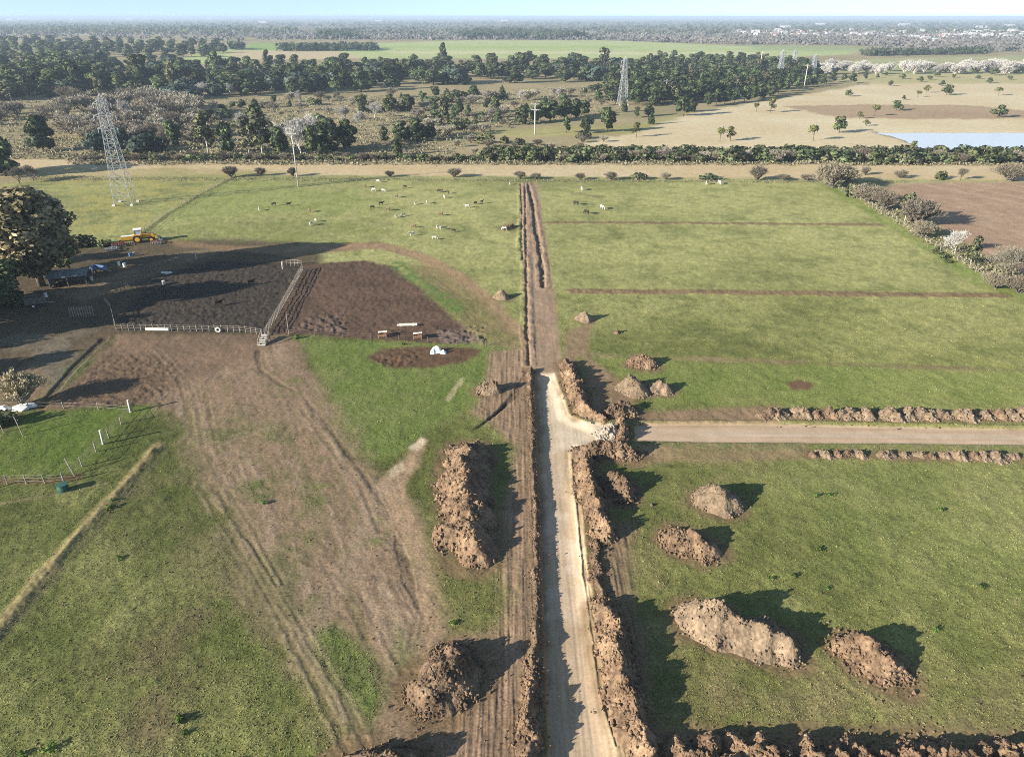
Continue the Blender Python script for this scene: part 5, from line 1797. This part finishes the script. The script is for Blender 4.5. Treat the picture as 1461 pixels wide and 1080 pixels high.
fence('wire_fence', [(768, 260), (950, 260), (1190, 262)], 5.0, 1.3, 'wire fence between pasture and straw strip, right of the trench', (.4, .85), .03, .14, 'wood_dark')
fence('wire_fence', [(1196, 270), (1260, 304), (1330, 350), (1400, 393), (1470, 425)], 3.0, 1.35, 'wire fence down the east side of the pasture', (.3, .6, .9), .03, .15, 'wood')
fence('wire_fence', [(-20, 700), (6, 691), (38, 690), (68, 690), (92, 689)], 2.2, 1.5, 'wire fence beside the green drum at the west edge', (.3, .6, .9), .03, .16, 'wood')
fence('wire_fence', [(92, 689), (107, 678), (147, 634), (178, 600), (188, 588)], 4.2, 1.6, 'leaning wire fence rising across the bright grass in the west', (.3, .6, .9), .03, .18, 'wood')
fence('wire_fence', [(-10, 582), (40, 582), (106, 583), (155, 585), (188, 588)], 6.0, 1.2, 'low wire fence between mud and bright grass in the west', (.4, .85), .03, .16, 'wood')
fence('wire_fence', [(410, 477), (520, 483), (640, 490), (735, 497)], 5.5, 1.1, 'thin wire fence along the south side of the brown corral', (.5, .9), .02, .1, 'wood_dark')


def gate(px, py, w, h, rz, label, n=8, mat='wood'):
    x, y = ground(px, py)
    o = empty('picket_gate', (x, y, 0), rz, label, 'gate')
    for k in range(n):
        m_ = MB()
        m_.box((-w / 2 + w * k / (n - 1), 0, h * .52 + rnd.uniform(-.1, .1)), (.15, .06, h), 0)
        m_.build('picket', MAT[mat], o)
    for z in (.3, .8):
        m_ = MB()
        m_.box((0, .07, h * z), (w, .05, .12))
        m_.build('crossbar', MAT[mat], o)
    return o


gate(118, 452, 4.2, 2.2, .25, 'pale picket gate in the shade at the left end of the yard lane', 10)
gate(208, 386, 3.0, 2.0, .1, 'dark picket gate at the top corner of the dark corral', 6, 'wood_dark')
# loading ramp
x, y = ground(377, 489)
o = empty('loading_ramp', (x, y, 0), 0, 'pale slatted loading ramp at the foot of the board fence', 'ramp')
m_ = MB()
m_.add([(-.65, -1.6, .1), (.65, -1.6, .1), (.65, 1.3, 1.1), (-.65, 1.3, 1.1), (-.65, -1.6, 0), (.65, -1.6, 0), (.65, 1.3, 1.0), (-.65, 1.3, 1.0)],
       [(0, 1, 2, 3), (7, 6, 5, 4), (0, 4, 5, 1), (1, 5, 6, 2), (2, 6, 7, 3), (3, 7, 4, 0)])
m_.build('deck', MAT['wood_dark'], o)
for k in range(7):
    m_ = MB()
    t_ = k / 6
    m_.box((0, -1.5 + 2.7 * t_, .17 + .98 * t_), (1.36, .16, .09))
    m_.build('slat', MAT['concrete'], o)
for sx in (-1, 1):
    for yy, hh in ((-1.4, 1.1), (-.1, 1.6), (1.25, 2.1)):
        m_ = MB()
        m_.bar((sx * .72, yy, 0), (sx * .72, yy, hh), .13)
        m_.build('post', MAT['wood'], o)
    m_ = MB()
    m_.bar((sx * .72, -1.4, 1.0), (sx * .72, 1.25, 2.0), .1)
    m_.build('handrail', MAT['wood'], o)


def lone_post(px, py, h, label, w=.16, lean=(0, 0), mat='wood'):
    x, y = ground(px, py)
    m_ = MB()
    m_.bar((0, 0, -.2), (lean[0], lean[1], h), w, w * .85, 6)
    m_.bar((-.02, 0, h * .93), (.12, 0, h * .95), w * .4)
    o = m_.build('wooden_post', MAT[mat])
    o.location = (x, y, 0)
    tag(o, label, 'post')


lone_post(412, 477, 4.4, 'tall thin pale pole at the corner of the brown corral', .13, (.1, .05))
lone_post(186, 588, 2.2, 'stout white post at the top end of the leaning fence', .34, (.1, 0), 'concrete')
lone_post(147, 634, 2.4, 'stout pale post half way along the leaning fence', .3, (.15, 0), 'concrete')
lone_post(403, 384, 1.9, 'single pale post below the short rail fence', .18, (.05, 0), 'concrete')
lone_post(280, 370, 2.0, 'white post standing in the shade on the lane', .22, (0, 0), 'concrete')
lone_post(107, 679, 2.3, 'slanting pale pole in the corner of the western fences', .16, (-1.3, .9))
for q, (px, py) in enumerate(((33, 622), (6, 618))):
    lone_post(px, py, 2.9, ('pale stake with white foot on the bright grass', 'pale stake by the dark bush at the west edge')[q], .14, (-.9, .7))


# ------------------------------------------------------------------ farm things
def trough(px, py, label, rz=0.0, L=1.7, W_=1.15):
    x, y = ground(px, py)
    o = empty('feed_trough', (x, y, 0), rz, label, 'trough')
    m_ = MB()
    m_.box((0, 0, .38), (L, W_, .08))
    m_.box((0, -W_ / 2 + .04, .62), (L, .07, .42))
    m_.box((0, W_ / 2 - .04, .78), (L, .07, .74))
    m_.box((L / 2 - .04, 0, .66), (.07, W_ - .16, .5))
    m_.box((-L / 2 + .04, 0, .60), (.07, W_ - .16, .36))
    m_.build('hopper', MAT['rust'], o)
    for sx in (-1, 1):
        for sy in (-1, 1):
            m_ = MB()
            m_.bar((sx * (L / 2 - .12), sy * (W_ / 2 - .12), -.05), (sx * (L / 2 - .12), sy * (W_ / 2 - .12), .36), .12)
            m_.build('leg', MAT['wood'], o)
    for sy in (-.5, .5):
        m_ = MB()
        m_.add([(-L / 2, sy * W_ * .96, 1.0 if sy > 0 else .82), (L / 2, sy * W_ * .96, 1.17 if sy > 0 else .86), (L / 2, sy * W_ * .55, .95 if sy > 0 else .7), (-L / 2, sy * W_ * .3, .8 if sy > 0 else .68)], [(0, 1, 2, 3)])
        m_.build('lid', MAT['concrete'], o)


trough(546, 481, 'left one of two small wooden feed troughs at the corral edge')
trough(596, 483, 'right one of two small wooden feed troughs at the corral edge', .06)
x, y = ground(581, 465)
m_ = MB()
m_.box((0, 0, .2), (4.0, .5, .08))
for sy in (-1, 1):
    m_.box((0, sy * .27, .30), (4.0, .06, .30), 0)
for sx in (-1, 1):
    m_.box((sx * 1.98, 0, .30), (.06, .48, .28))
    m_.box((sx * 1.2, 0, .08), (.2, .5, .16))
o = m_.build('water_trough', MAT['concrete'])
o.location = (x, y, 0)
o.rotation_euler = (0, 0, .06)
tag(o, 'long narrow pale trough lying on the brown corral', 'trough')
x, y = ground(226, 471)
m_ = MB()
m_.bar((-2.3, .1, .32), (2.3, -.1, .32), .62, .54, 10)
m_.bar((-2.33, .1, .32), (-2.3, .1, .32), .5, .5, 10)
o = m_.build('concrete_pipe', MAT['concrete'], None, False)
o.location = (x, y - .3, 0)
tag(o, 'pale pipe lying along the south fence of the dark corral', 'pipe')
x, y = ground(238, 391)
m_ = MB()
m_.bar((-1.2, 0, .3), (1.2, .1, .3), .42, .4, 8)
m_.box((0, 0, .06), (1.0, .5, .12))
o = m_.build('concrete_trough', MAT['white'])
o.location = (x, y, 0)
tag(o, 'short white trough lying in the shade inside the dark corral', 'trough')


def tyre(px, py, label):
    x, y = ground(px, py)
    V, F = [], []
    n, m2 = 20, 8
    for i in range(n):
        a = 2 * math.pi * i / n
        for j in range(m2):
            b = 2 * math.pi * j / m2
            r = .42 + .16 * math.cos(b)
            V.append((r * math.cos(a), .15 * math.sin(b), r * math.sin(a) + .56))
            F.append((i * m2 + j, ((i + 1) % n) * m2 + j, ((i + 1) % n) * m2 + (j + 1) % m2, i * m2 + (j + 1) % m2))
    o = link('tyre', np_mesh('tyre', V, [F], [MAT['concrete']], True))
    o.location = (x, y, -.05)
    tag(o, label, 'tyre')


tyre(312, 474, 'pale old tyre leaning at the corral fence')
# white sack heap
o = heap('white_sack', 'bulging white sack lying on the muddy patch below the troughs', 'sack', [[(620, 503, .9, .9), (624, 502, 1.0, 1.0)], [(632, 504, .6, .7)]], 'bag', 61, res=.1, rough=.25, nclod=0, lump=.8)
# green drum and its fallen leaves
x, y = ground(91, 700)
o = empty('plastic_drum', (x, y, 0), 0, 'dark green drum standing by the fence corner in the west', 'drum')
m_ = MB()
m_.bar((0, 0, 0), (0, 0, .5), 1.15, 1.3, 16)
m_.bar((0, 0, .5), (0, 0, 1.0), 1.3, 1.15, 16)
GR = plain('dark green plastic', (.02, .07, .05), (.04, .11, .08), 2, .5, .3)
m_.build('body', GR, o, False)
m_ = MB()
for z in (.03, .5, 1.0):
    m_.bar((0, 0, z - .03), (0, 0, z + .03), 1.36, 1.36, 16)
m_.build('hoop', GR, o)
# stones
for q, (px, py, s_) in enumerate(((8, 584, .75), (30, 585, .85), (43, 580, .75))):
    x, y = ground(px, py)
    v, f = clods(np.array([[0, 0, .35 * s_]]), np.array([s_]))
    v2, f2 = clods(np.array([[.5 * s_, .2, .2 * s_]]), np.array([s_ * .5]))
    o = link('boulder', np_mesh('boulder', np.r_[v, v2], [np.r_[f, f2 + 12]], [MAT['white']]))
    o.location = (x, y, 0)
    o.scale = (1.5, 1, .8)
    tag(o, ('whitish stone at the very edge of the picture', 'flat whitish stone in the middle of the three', 'whitish stone under the straw coloured shrub')[q], 'stone')

# open shed
x, y = ground(103, 405)
o = empty('open_shed', (x, y, 0), .25, 'dark open shed with tin roof under the farm trees', 'shed')
m_ = MB()
m_.add([(-4.2, -2.8, 2.5), (4.2, -2.8, 2.5), (4.2, 0, 3.5), (-4.2, 0, 3.5), (-4.2, 2.8, 2.7), (4.2, 2.8, 2.7),
        (-4.2, -2.8, 2.42), (4.2, -2.8, 2.42), (4.2, 0, 3.42), (-4.2, 0, 3.42), (-4.2, 2.8, 2.62), (4.2, 2.8, 2.62)],
       [(0, 1, 2, 3), (3, 2, 5, 4), (9, 8, 7, 6), (10, 11, 8, 9), (0, 6, 7, 1), (4, 5, 11, 10), (0, 3, 9, 6), (3, 4, 10, 9), (1, 7, 8, 2), (2, 8, 11, 5)])
m_.build('roof', MAT['tin'], o)
for sx in (-3.8, 0, 3.8):
    for sy in (-2.5, 2.5):
        m_ = MB()
        m_.bar((sx, sy, -.2), (sx, sy, 2.5), .18)
        m_.build('post', MAT['wood_dark'], o)
m_ = MB()
m_.box((0, 2.6, 1.25), (7.6, .08, 2.3))
m_.build('back_wall', MAT['wood_dark'], o)
m_ = MB()
m_.box((-3.9, 0, 1.2), (.08, 5.0, 2.2))
m_.build('side_wall', MAT['wood_dark'], o)


def wheel(o, x, y, r, w, rimm='yellow'):
    wv = MB()
    wv.bar((x, y - w / 2, r), (x, y + w / 2, r), r * 2, r * 2, 18)
    for k in range(14):
        a = 2 * math.pi * k / 14
        wv.box((x + r * math.cos(a), y, r + r * math.sin(a)), (.10, w * 1.02, .10))
    t = wv.build('wheel', MAT['black'], o)
    rv = MB()
    rv.bar((x, y - w / 2 - .02, r), (x, y + w / 2 + .02, r), r * 1.15, r * 1.15, 14)
    rv.build('rim', MAT[rimm], t)


def tractor(px, py, rz, label, mat='yellow', s=1.0, loader=True):
    x, y = ground(px, py)
    o = empty('tractor', (x, y, 0), rz, label, 'tractor')
    o.scale = (s,) * 3
    m_ = MB()
    m_.box((1.45, 0, 1.35), (2.2, .95, .85), 0, .92)
    m_.box((2.6, 0, 1.2), (.25, .8, .7))
    m_.build('bonnet', MAT[mat], o)
    m_ = MB()
    m_.box((.5, 0, .85), (3.8, .55, .45))
    m_.build('chassis', MAT['black'], o)
    m_ = MB()
    m_.box((-.45, 0, 1.35), (1.5, 1.5, .6))
    for sx in (-1.15, .25):
        for sy in (-.7, .7):
            m_.bar((sx, sy, 1.6), (sx * .95, sy * .95, 2.75), .1)
    c = m_.build('cab', MAT[mat], o)
    m_ = MB()
    m_.box((-.45, 0, 2.82), (1.65, 1.6, .14))
    m_.build('roof', MAT['white'], c)
    m_ = MB()
    m_.box((-.45, 0, 2.2), (1.36, 1.36, 1.08))
    m_.build('window', MAT['glass'], c)
    for sy in (-1, 1):
        m_ = MB()
        m_.box((-.7, sy * .95, 1.72), (1.5, .5, .1))
        m_.box((-.02, sy * .95, 1.5), (.1, .5, .5))
        m_.build('mudguard', MAT[mat], o)
        wheel(o, -.7, sy * .98, .85, .5, mat)
        wheel(o, 2.0, sy * .85, .55, .36, mat)
    m_ = MB()
    m_.bar((1.0, .3, 1.7), (1.0, .3, 2.7), .1, .1, 8)
    m_.build('exhaust', MAT['black'], o)
    if loader:
        m_ = MB()
        for sy in (-.62, .62):
            m_.bar((.35, sy, 1.9), (2.4, sy, 1.5), .16)
            m_.bar((2.4, sy, 1.5), (3.6, sy, .5), .16)
        m_.bar((2.4, -.62, 1.5), (2.4, .62, 1.5), .14)
        m_.build('loader_arm', MAT[mat], o)
        m_ = MB()
        m_.add([(3.5, -1, .2), (3.5, 1, .2), (4.2, 1, .15), (4.2, -1, .15), (3.4, -1, .9), (3.4, 1, .9), (3.42, -1, .2), (3.42, 1, .2)], [(0, 1, 2, 3), (4, 5, 7, 6), (0, 3, 4), (1, 5, 2)])
        m_.build('bucket', MAT['steel'], o)


tractor(203, 345, .35, 'yellow tractor with glass cab parked at the end of the machinery row', 'yellow', 1.25)
# harvester-like yellow implement beside it
x, y = ground(187, 347)
o = empty('seed_drill', (x, y, 0), .4, 'yellow implement with pale hopper next to the yellow tractor', 'farm implement')
m_ = MB()
m_.box((0, 0, 1.5), (4.2, 1.2, .9), 0, 1.0)
m_.add([(-2.1, -.6, 1.05), (2.1, -.6, 1.05), (2.1, -.15, .55), (-2.1, -.15, .55)], [(0, 1, 2, 3)])
m_.build('hopper', MAT['yellow'], o)
m_ = MB()
m_.box((0, 0, 2.02), (4.0, 1.1, .08))
m_.build('lid', MAT['white'], o)
m_ = MB()
m_.box((0, 0, .75), (4.6, .16, .16))
m_.box((0, .7, .75), (4.6, .16, .16))
m_.bar((0, .7, .75), (0, 2.4, .6), .16)
m_.build('frame', MAT['red'], o)
for k in range(8):
    m_ = MB()
    m_.bar((-2.0 + k * .57, -.6, .75), (-2.0 + k * .57, -1.0, .08), .07)
    m_.build('tine', MAT['steel'], o)
for sx in (-2.4, 2.4):
    wheel(o, sx, .1, .5, .25, 'yellow')


def harrow(px, py, rz, label, mat, L=3.4):
    x, y = ground(px, py)
    o = empty('disc_harrow', (x, y, 0), rz, label, 'farm implement')
    m_ = MB()
    for yy in (-.7, .7):
        m_.box((0, yy, .75), (L, .14, .14))
    for xx in (-L / 2, 0, L / 2):
        m_.box((xx, 0, .75), (.14, 1.26, .13))
    m_.bar((0, .7, .8), (0, 2.2, .6), .14)
    m_.bar((-.6, .7, .8), (0, 1.9, .7), .1)
    m_.build('frame', MAT[mat], o)
    for k in range(7):
        for yy in (-.7, .7):
            m_ = MB()
            xx = -L / 2 + .2 + k * (L - .4) / 6
            m_.bar((xx - .03, yy, .32), (xx + .03, yy, .32), .64, .64, 14)
            m_.build('disc', MAT['steel'], o)


harrow(170, 352, .5, 'reddish disc harrow between bush and yellow implement', 'red')
harrow(224, 348, .2, 'rusty disc harrow right of the yellow tractor', 'rust', 2.8)
harrow(160, 358, .4, 'grey disc harrow at the left end of the machinery row', 'steel', 2.6)


def trailer(px, py, rz, label, mat, L=4.0, W_=2.0, h=1.2):
    x, y = ground(px, py)
    o = empty('farm_trailer', (x, y, 0), rz, label, 'trailer')
    m_ = MB()
    m_.box((0, 0, .85), (L, W_, .12))
    m_.box((0, -W_ / 2 + .04, .91 + h / 2), (L, .07, h))
    m_.box((0, W_ / 2 - .04, .91 + h / 2), (L, .07, h))
    m_.box((-L / 2 + .04, 0, .91 + h / 2), (.07, W_ - .15, h))
    m_.box((L / 2 - .04, 0, .91 + h / 2), (.07, W_ - .15, h))
    m_.build('bed', MAT[mat], o)
    m_ = MB()
    m_.bar((L / 2, 0, .75), (L / 2 + 1.5, 0, .5), .14)
    m_.build('drawbar', MAT['steel'], o)
    for sy in (-1, 1):
        wheel(o, -.3, sy * (W_ / 2 + .12), .42, .22, 'white')


trailer(52, 437, .4, 'dark box trailer in the shade beside the white tank', 'wood_dark', 3.6, 2.0, 1.3)
trailer(142, 388, -.2, 'low bluish trailer behind the tin roofed shed', 'blue', 3.4, 1.9, .5)
x, y = ground(40, 433)
o = empty('water_tank', (x, y, 0), .5, 'small white tank lying left of the dark trailer', 'tank')
m_ = MB()
m_.bar((-.9, 0, .75), (.9, 0, .75), 1.0, 1.0, 16)
m_.build('barrel', MAT['white'], o)
for sx in (-.6, .6):
    m_ = MB()
    m_.box((sx, 0, .15), (.15, .9, .4))
    m_.build('cradle', MAT['steel'], o)
m_ = MB()
m_.bar((0, 0, 1.22), (0, 0, 1.38), .3, .3, 10)
m_.build('cap', MAT['blue'], o)
for q, (px, py, m0, lb) in enumerate(((66, 424, 'white', 'white drum standing on the lane behind the dark trailer'), (170, 379, 'white', 'white drum beside the bluish trailer'), (178, 381, 'white', 'second white drum, a step right of the first by the bluish trailer'),
                                      (186, 366, 'blue', 'blue drum in the deep shade below the yellow machine'), (192, 365, 'steel', 'grey drum next to the blue one in deep shade'), (234, 406, 'concrete', 'pale drum inside the shaded top of the dark corral'),
                                      (131, 400, 'concrete', 'pale drum under the right corner of the shed'), (74, 402, 'white', 'white drum under the left corner of the shed'))):
    x, y = ground(px, py)
    o = empty('metal_drum', (x, y, 0), 0, lb, 'drum')
    m_ = MB()
    m_.bar((0, 0, -.02), (0, 0, .92), .64, .64, 14)
    m_.build('body', MAT[m0], o)
    for z in (.3, .62, .9):
        m_ = MB()
        m_.bar((0, 0, z - .025), (0, 0, z + .025), .69, .69, 14)
        m_.build('hoop', MAT[m0], o)


# ------------------------------------------------------------------ cattle
def skin_animal(name, pts, edges, radii, mat, root=0):
    me = bpy.data.meshes.new(name)
    me.from_pydata(pts, edges, [])
    ob = bpy.data.objects.new(name + '_tmp', me)
    COL.objects.link(ob)
    mod = ob.modifiers.new('skin', 'SKIN')
    mod.use_smooth_shade = True
    for v, r in zip(me.skin_vertices[0].data, radii):
        v.radius = r if isinstance(r, tuple) else (r, r)
    me.skin_vertices[0].data[root].use_root = True
    s_ = ob.modifiers.new('sub', 'SUBSURF')
    s_.levels = 1
    dg = bpy.context.evaluated_depsgraph_get()
    out_ = bpy.data.meshes.new_from_object(ob.evaluated_get(dg))
    out_.name = name
    bpy.data.objects.remove(ob)
    out_.materials.clear()
    out_.materials.append(mat)
    return out_


def cow_mesh(mat, graze):
    # x forward; barrel, neck, head, four jointed legs, tail
    P_ = [(-.75, 0, 1.15), (-.35, 0, 1.10), (.15, 0, 1.06), (.60, 0, 1.12), (.80, 0, 1.20)]
    Rr = [(.26, .30), (.33, .36), (.34, .38), (.27, .36), (.17, .24)]
    E_ = [(0, 1), (1, 2), (2, 3), (3, 4)]
    if graze:
        P_ += [(1.12, 0, .82), (1.28, 0, .42), (1.42, 0, .16)]
    else:
        P_ += [(1.10, 0, 1.42), (1.28, 0, 1.50), (1.58, 0, 1.32)]
    Rr += [(.12, .17), (.12, .14), (.075, .085)]
    E_ += [(4, 5), (5, 6), (6, 7)]
    k = 8
    ex, ez = P_[6][0], P_[6][2]
    for s_ in (-1, 1):                                     # ears
        P_.append((ex - .06, s_ * .24, ez + .08))
        Rr.append(.035)
        E_.append((6, k))
        k += 1
    for s_ in (-1, 1):                                     # hind legs: thigh, stifle, hock, hoof
        P_ += [(-.66, s_ * .20, .86), (-.56, s_ * .20, .66), (-.76, s_ * .20, .44), (-.70, s_ * .20, .02)]
        Rr += [.15, .11, .055, .055]
        E_ += [(0, k), (k, k + 1), (k + 1, k + 2), (k + 2, k + 3)]
        k += 4
    for s_ in (-1, 1):                                     # fore legs
        P_ += [(.56, s_ * .19, .78), (.58, s_ * .19, .42), (.58, s_ * .19, .02)]
        Rr += [.12, .06, .055]
        E_ += [(3, k), (k, k + 1), (k + 1, k + 2)]
        k += 3
    P_ += [(-.98, 0, 1.18), (-1.04, 0, .62)]
    Rr += [.035, .03]
    E_ += [(0, k), (k, k + 1)]
    return skin_animal('cow', P_, E_, Rr, mat, 1)


COWS = {c + g: cow_mesh(MAT['hide_' + c], g == 'g') for c in ('white', 'brown', 'black') for g in 'gs'}
LBL = {'white': 'whitish cow on the pasture above the corrals', 'brown': 'brown cow on the pasture above the corrals', 'black': 'dark cow on the pasture above the corrals'}
for px, py, c in ((370, 301, 'white'), (391, 294, 'brown'), (412, 294, 'black'), (442, 303, 'brown'), (444, 322, 'white'), (451, 317, 'white'), (521, 268, 'brown'), (534, 273, 'white'), (547, 274, 'white'),
                  (540, 261, 'white'), (566, 282, 'brown'), (544, 293, 'black'), (531, 298, 'black'), (554, 301, 'brown'), (565, 311, 'white'), (575, 309, 'white'), (588, 337, 'white'), (591, 325, 'brown'), (593, 292, 'white'),
                  (609, 291, 'white'), (620, 342, 'white'), (624, 326, 'white'), (630, 328, 'white'), (629, 308, 'brown'), (626, 275, 'black'), (634, 283, 'white'), (629, 274, 'brown'), (646, 332, 'brown'), (667, 297, 'white'),
                  (678, 292, 'black'), (687, 291, 'brown'), (720, 329, 'white'), (728, 264, 'white'), (577, 269, 'brown'), (640, 277, 'black')):
    x, y = ground(px, py)
    o = link('cow', COWS[c + rnd.choice('ggs')])
    o.location = (x, y, -.02)
    o.rotation_euler = (0, 0, rnd.uniform(0, 6.28))
    s_ = rnd.uniform(.70, .86)
    o.scale = (s_,) * 3
    tag(o, LBL[c], 'cow', c + ' cattle on the western pasture')
for px, py, c in ((830, 272, 'white'), (859, 299, 'white'), (822, 293, 'black'), (837, 306, 'black'), (1008, 264, 'white'), (1026, 263, 'white')):
    x, y = ground(px, py)
    o = link('cow', COWS[c + 'g'])
    o.location = (x, y, -.02)
    o.rotation_euler = (0, 0, rnd.uniform(0, 6.28))
    tag(o, 'whitish cow on the pasture right of the trench' if c == 'white' else 'dark cow on the pasture right of the trench', 'cow', c + ' cattle on the eastern pasture')
for px, py, c, lb in ((312, 437, 'black', 'dark cow standing in the middle of the dark corral'), (358, 407, 'black', 'dark cow at the shade line in the dark corral'), (135, 245, 'white', 'white cow at the edge of the straw strip by the nearest pylon')):
    x, y = ground(px, py)
    o = link('cow', COWS[c + 's'])
    o.location = (x, y, -.02)
    o.rotation_euler = (0, 0, .6)
    tag(o, lb, 'cow')

# ------------------------------------------------------------------ weeds on the pasture
WD = []
for k in range(3):
    bl = [(rnd.gauss(0, .22), rnd.gauss(0, .22), rnd.uniform(.1, .4), .28, .28, .26) for _ in range(5)]
    V, F, N, T = crown_arrays(bl, 260, .085)
    WD.append(np_mesh('weed', V, [F], [MAT['leaf_bright']], True, T, N))
for px, py, s_, lb in ((1183, 706, 1.4, 'largest weed tuft on the grass below the side road'), (1165, 708, 1.0, 'small weed tuft beside the largest one'), (1340, 728, 1.1, 'weed tuft alone on the eastern grass'), (1170, 784, 1.3, 'bushy weed tuft above the two-humped mound'),
                       (1132, 822, 1.0, 'weed tuft near the tip of the two-humped mound shade'), (1100, 826, .9, 'weed tuft left of the one by the mound shade'), (1180, 840, .8, 'low weed tuft right of the mound shade'), (1400, 838, 1.1, 'weed tuft near the east edge'), (1336, 898, .9, 'weed tuft right of the orange mound'),
                       (258, 1026, 1.7, 'bright weed tuft in the south-west grass'), (75, 1068, 1.5, 'bright weed tuft in the bottom left corner'), (170, 798, 1.2, 'dark weed tuft beside the dry bank'), (378, 718, 1.2, 'bright weed tuft between the wheel tracks'), (158, 726, 1.6, 'weed tuft on the dry bank'),
                       (160, 714, 1.4, 'weed tuft just above the one on the dry bank'), (645, 890, 1.1, 'yellow green weed by the broad brown mound'), (423, 484, 1.7, 'dark weed tuft at the corner of the brown corral'), (575, 492, 1.4, 'weed tuft on the rim of the muddy patch'),
                       (30, 1078, 1.0, 'small weed tuft at the bottom edge'), (265, 1046, .9, 'small weed tuft below the bright one')):
    x, y = ground(px, py)
    o = link('weed', rnd.choice(WD))
    o.location = (x, y, -.02)
    o.rotation_euler = (0, 0, rnd.uniform(0, 6))
    s_ *= .75
    o.scale = (s_, s_, s_ * rnd.uniform(.7, 1.0))
    tag(o, lb, 'weed')
# loose clods and droppings scattered over the pasture
pos, rad = [], []
for poly, n in (([(0, 720), (330, 780), (450, 1000), (470, 1080), (0, 1080)], 260), ([(930, 700), (1461, 700), (1461, 1040), (960, 1040)], 200), ([(430, 490), (640, 500), (560, 650), (520, 640)], 50),
                ([(640, 520), (760, 520), (770, 1080), (560, 1080), (620, 800)], 240), ([(270, 560), (430, 520), (560, 700), (620, 1000), (440, 960)], 200)):
    for px, py in scatter(poly, n, 0):
        x, y = ground(px, py)
        pos.append((x, y, ground_z(x, y) + .02))
        rad.append(rnd.uniform(.03, .11))
v, f = clods(np.array(pos), np.array(rad))
o = link('loose_clods', np_mesh('loose_clods', v, [f], [MAT['earth_brown']]))
tag(o, kind='stuff')

# ------------------------------------------------------------------ air
hm = bpy.data.materials.new('haze')
hm.use_nodes = True
nt = hm.node_tree
nt.nodes.clear()
out = nt.nodes.new('ShaderNodeOutputMaterial')
pv = nt.nodes.new('ShaderNodeVolumePrincipled')
pv.inputs['Color'].default_value = (.50, .62, .76, 1)
pv.inputs['Density'].default_value = .00013
nt.links.new(pv.outputs[0], out.inputs['Volume'])
mb = MB()
FARY = float(GY[-1]) + 3000
mb.box((0, FARY / 2 - 100, 29.5), (FARY * 3.2, FARY + 400, 62))
hz = mb.build('haze', hm)
tag(hz, kind='stuff')
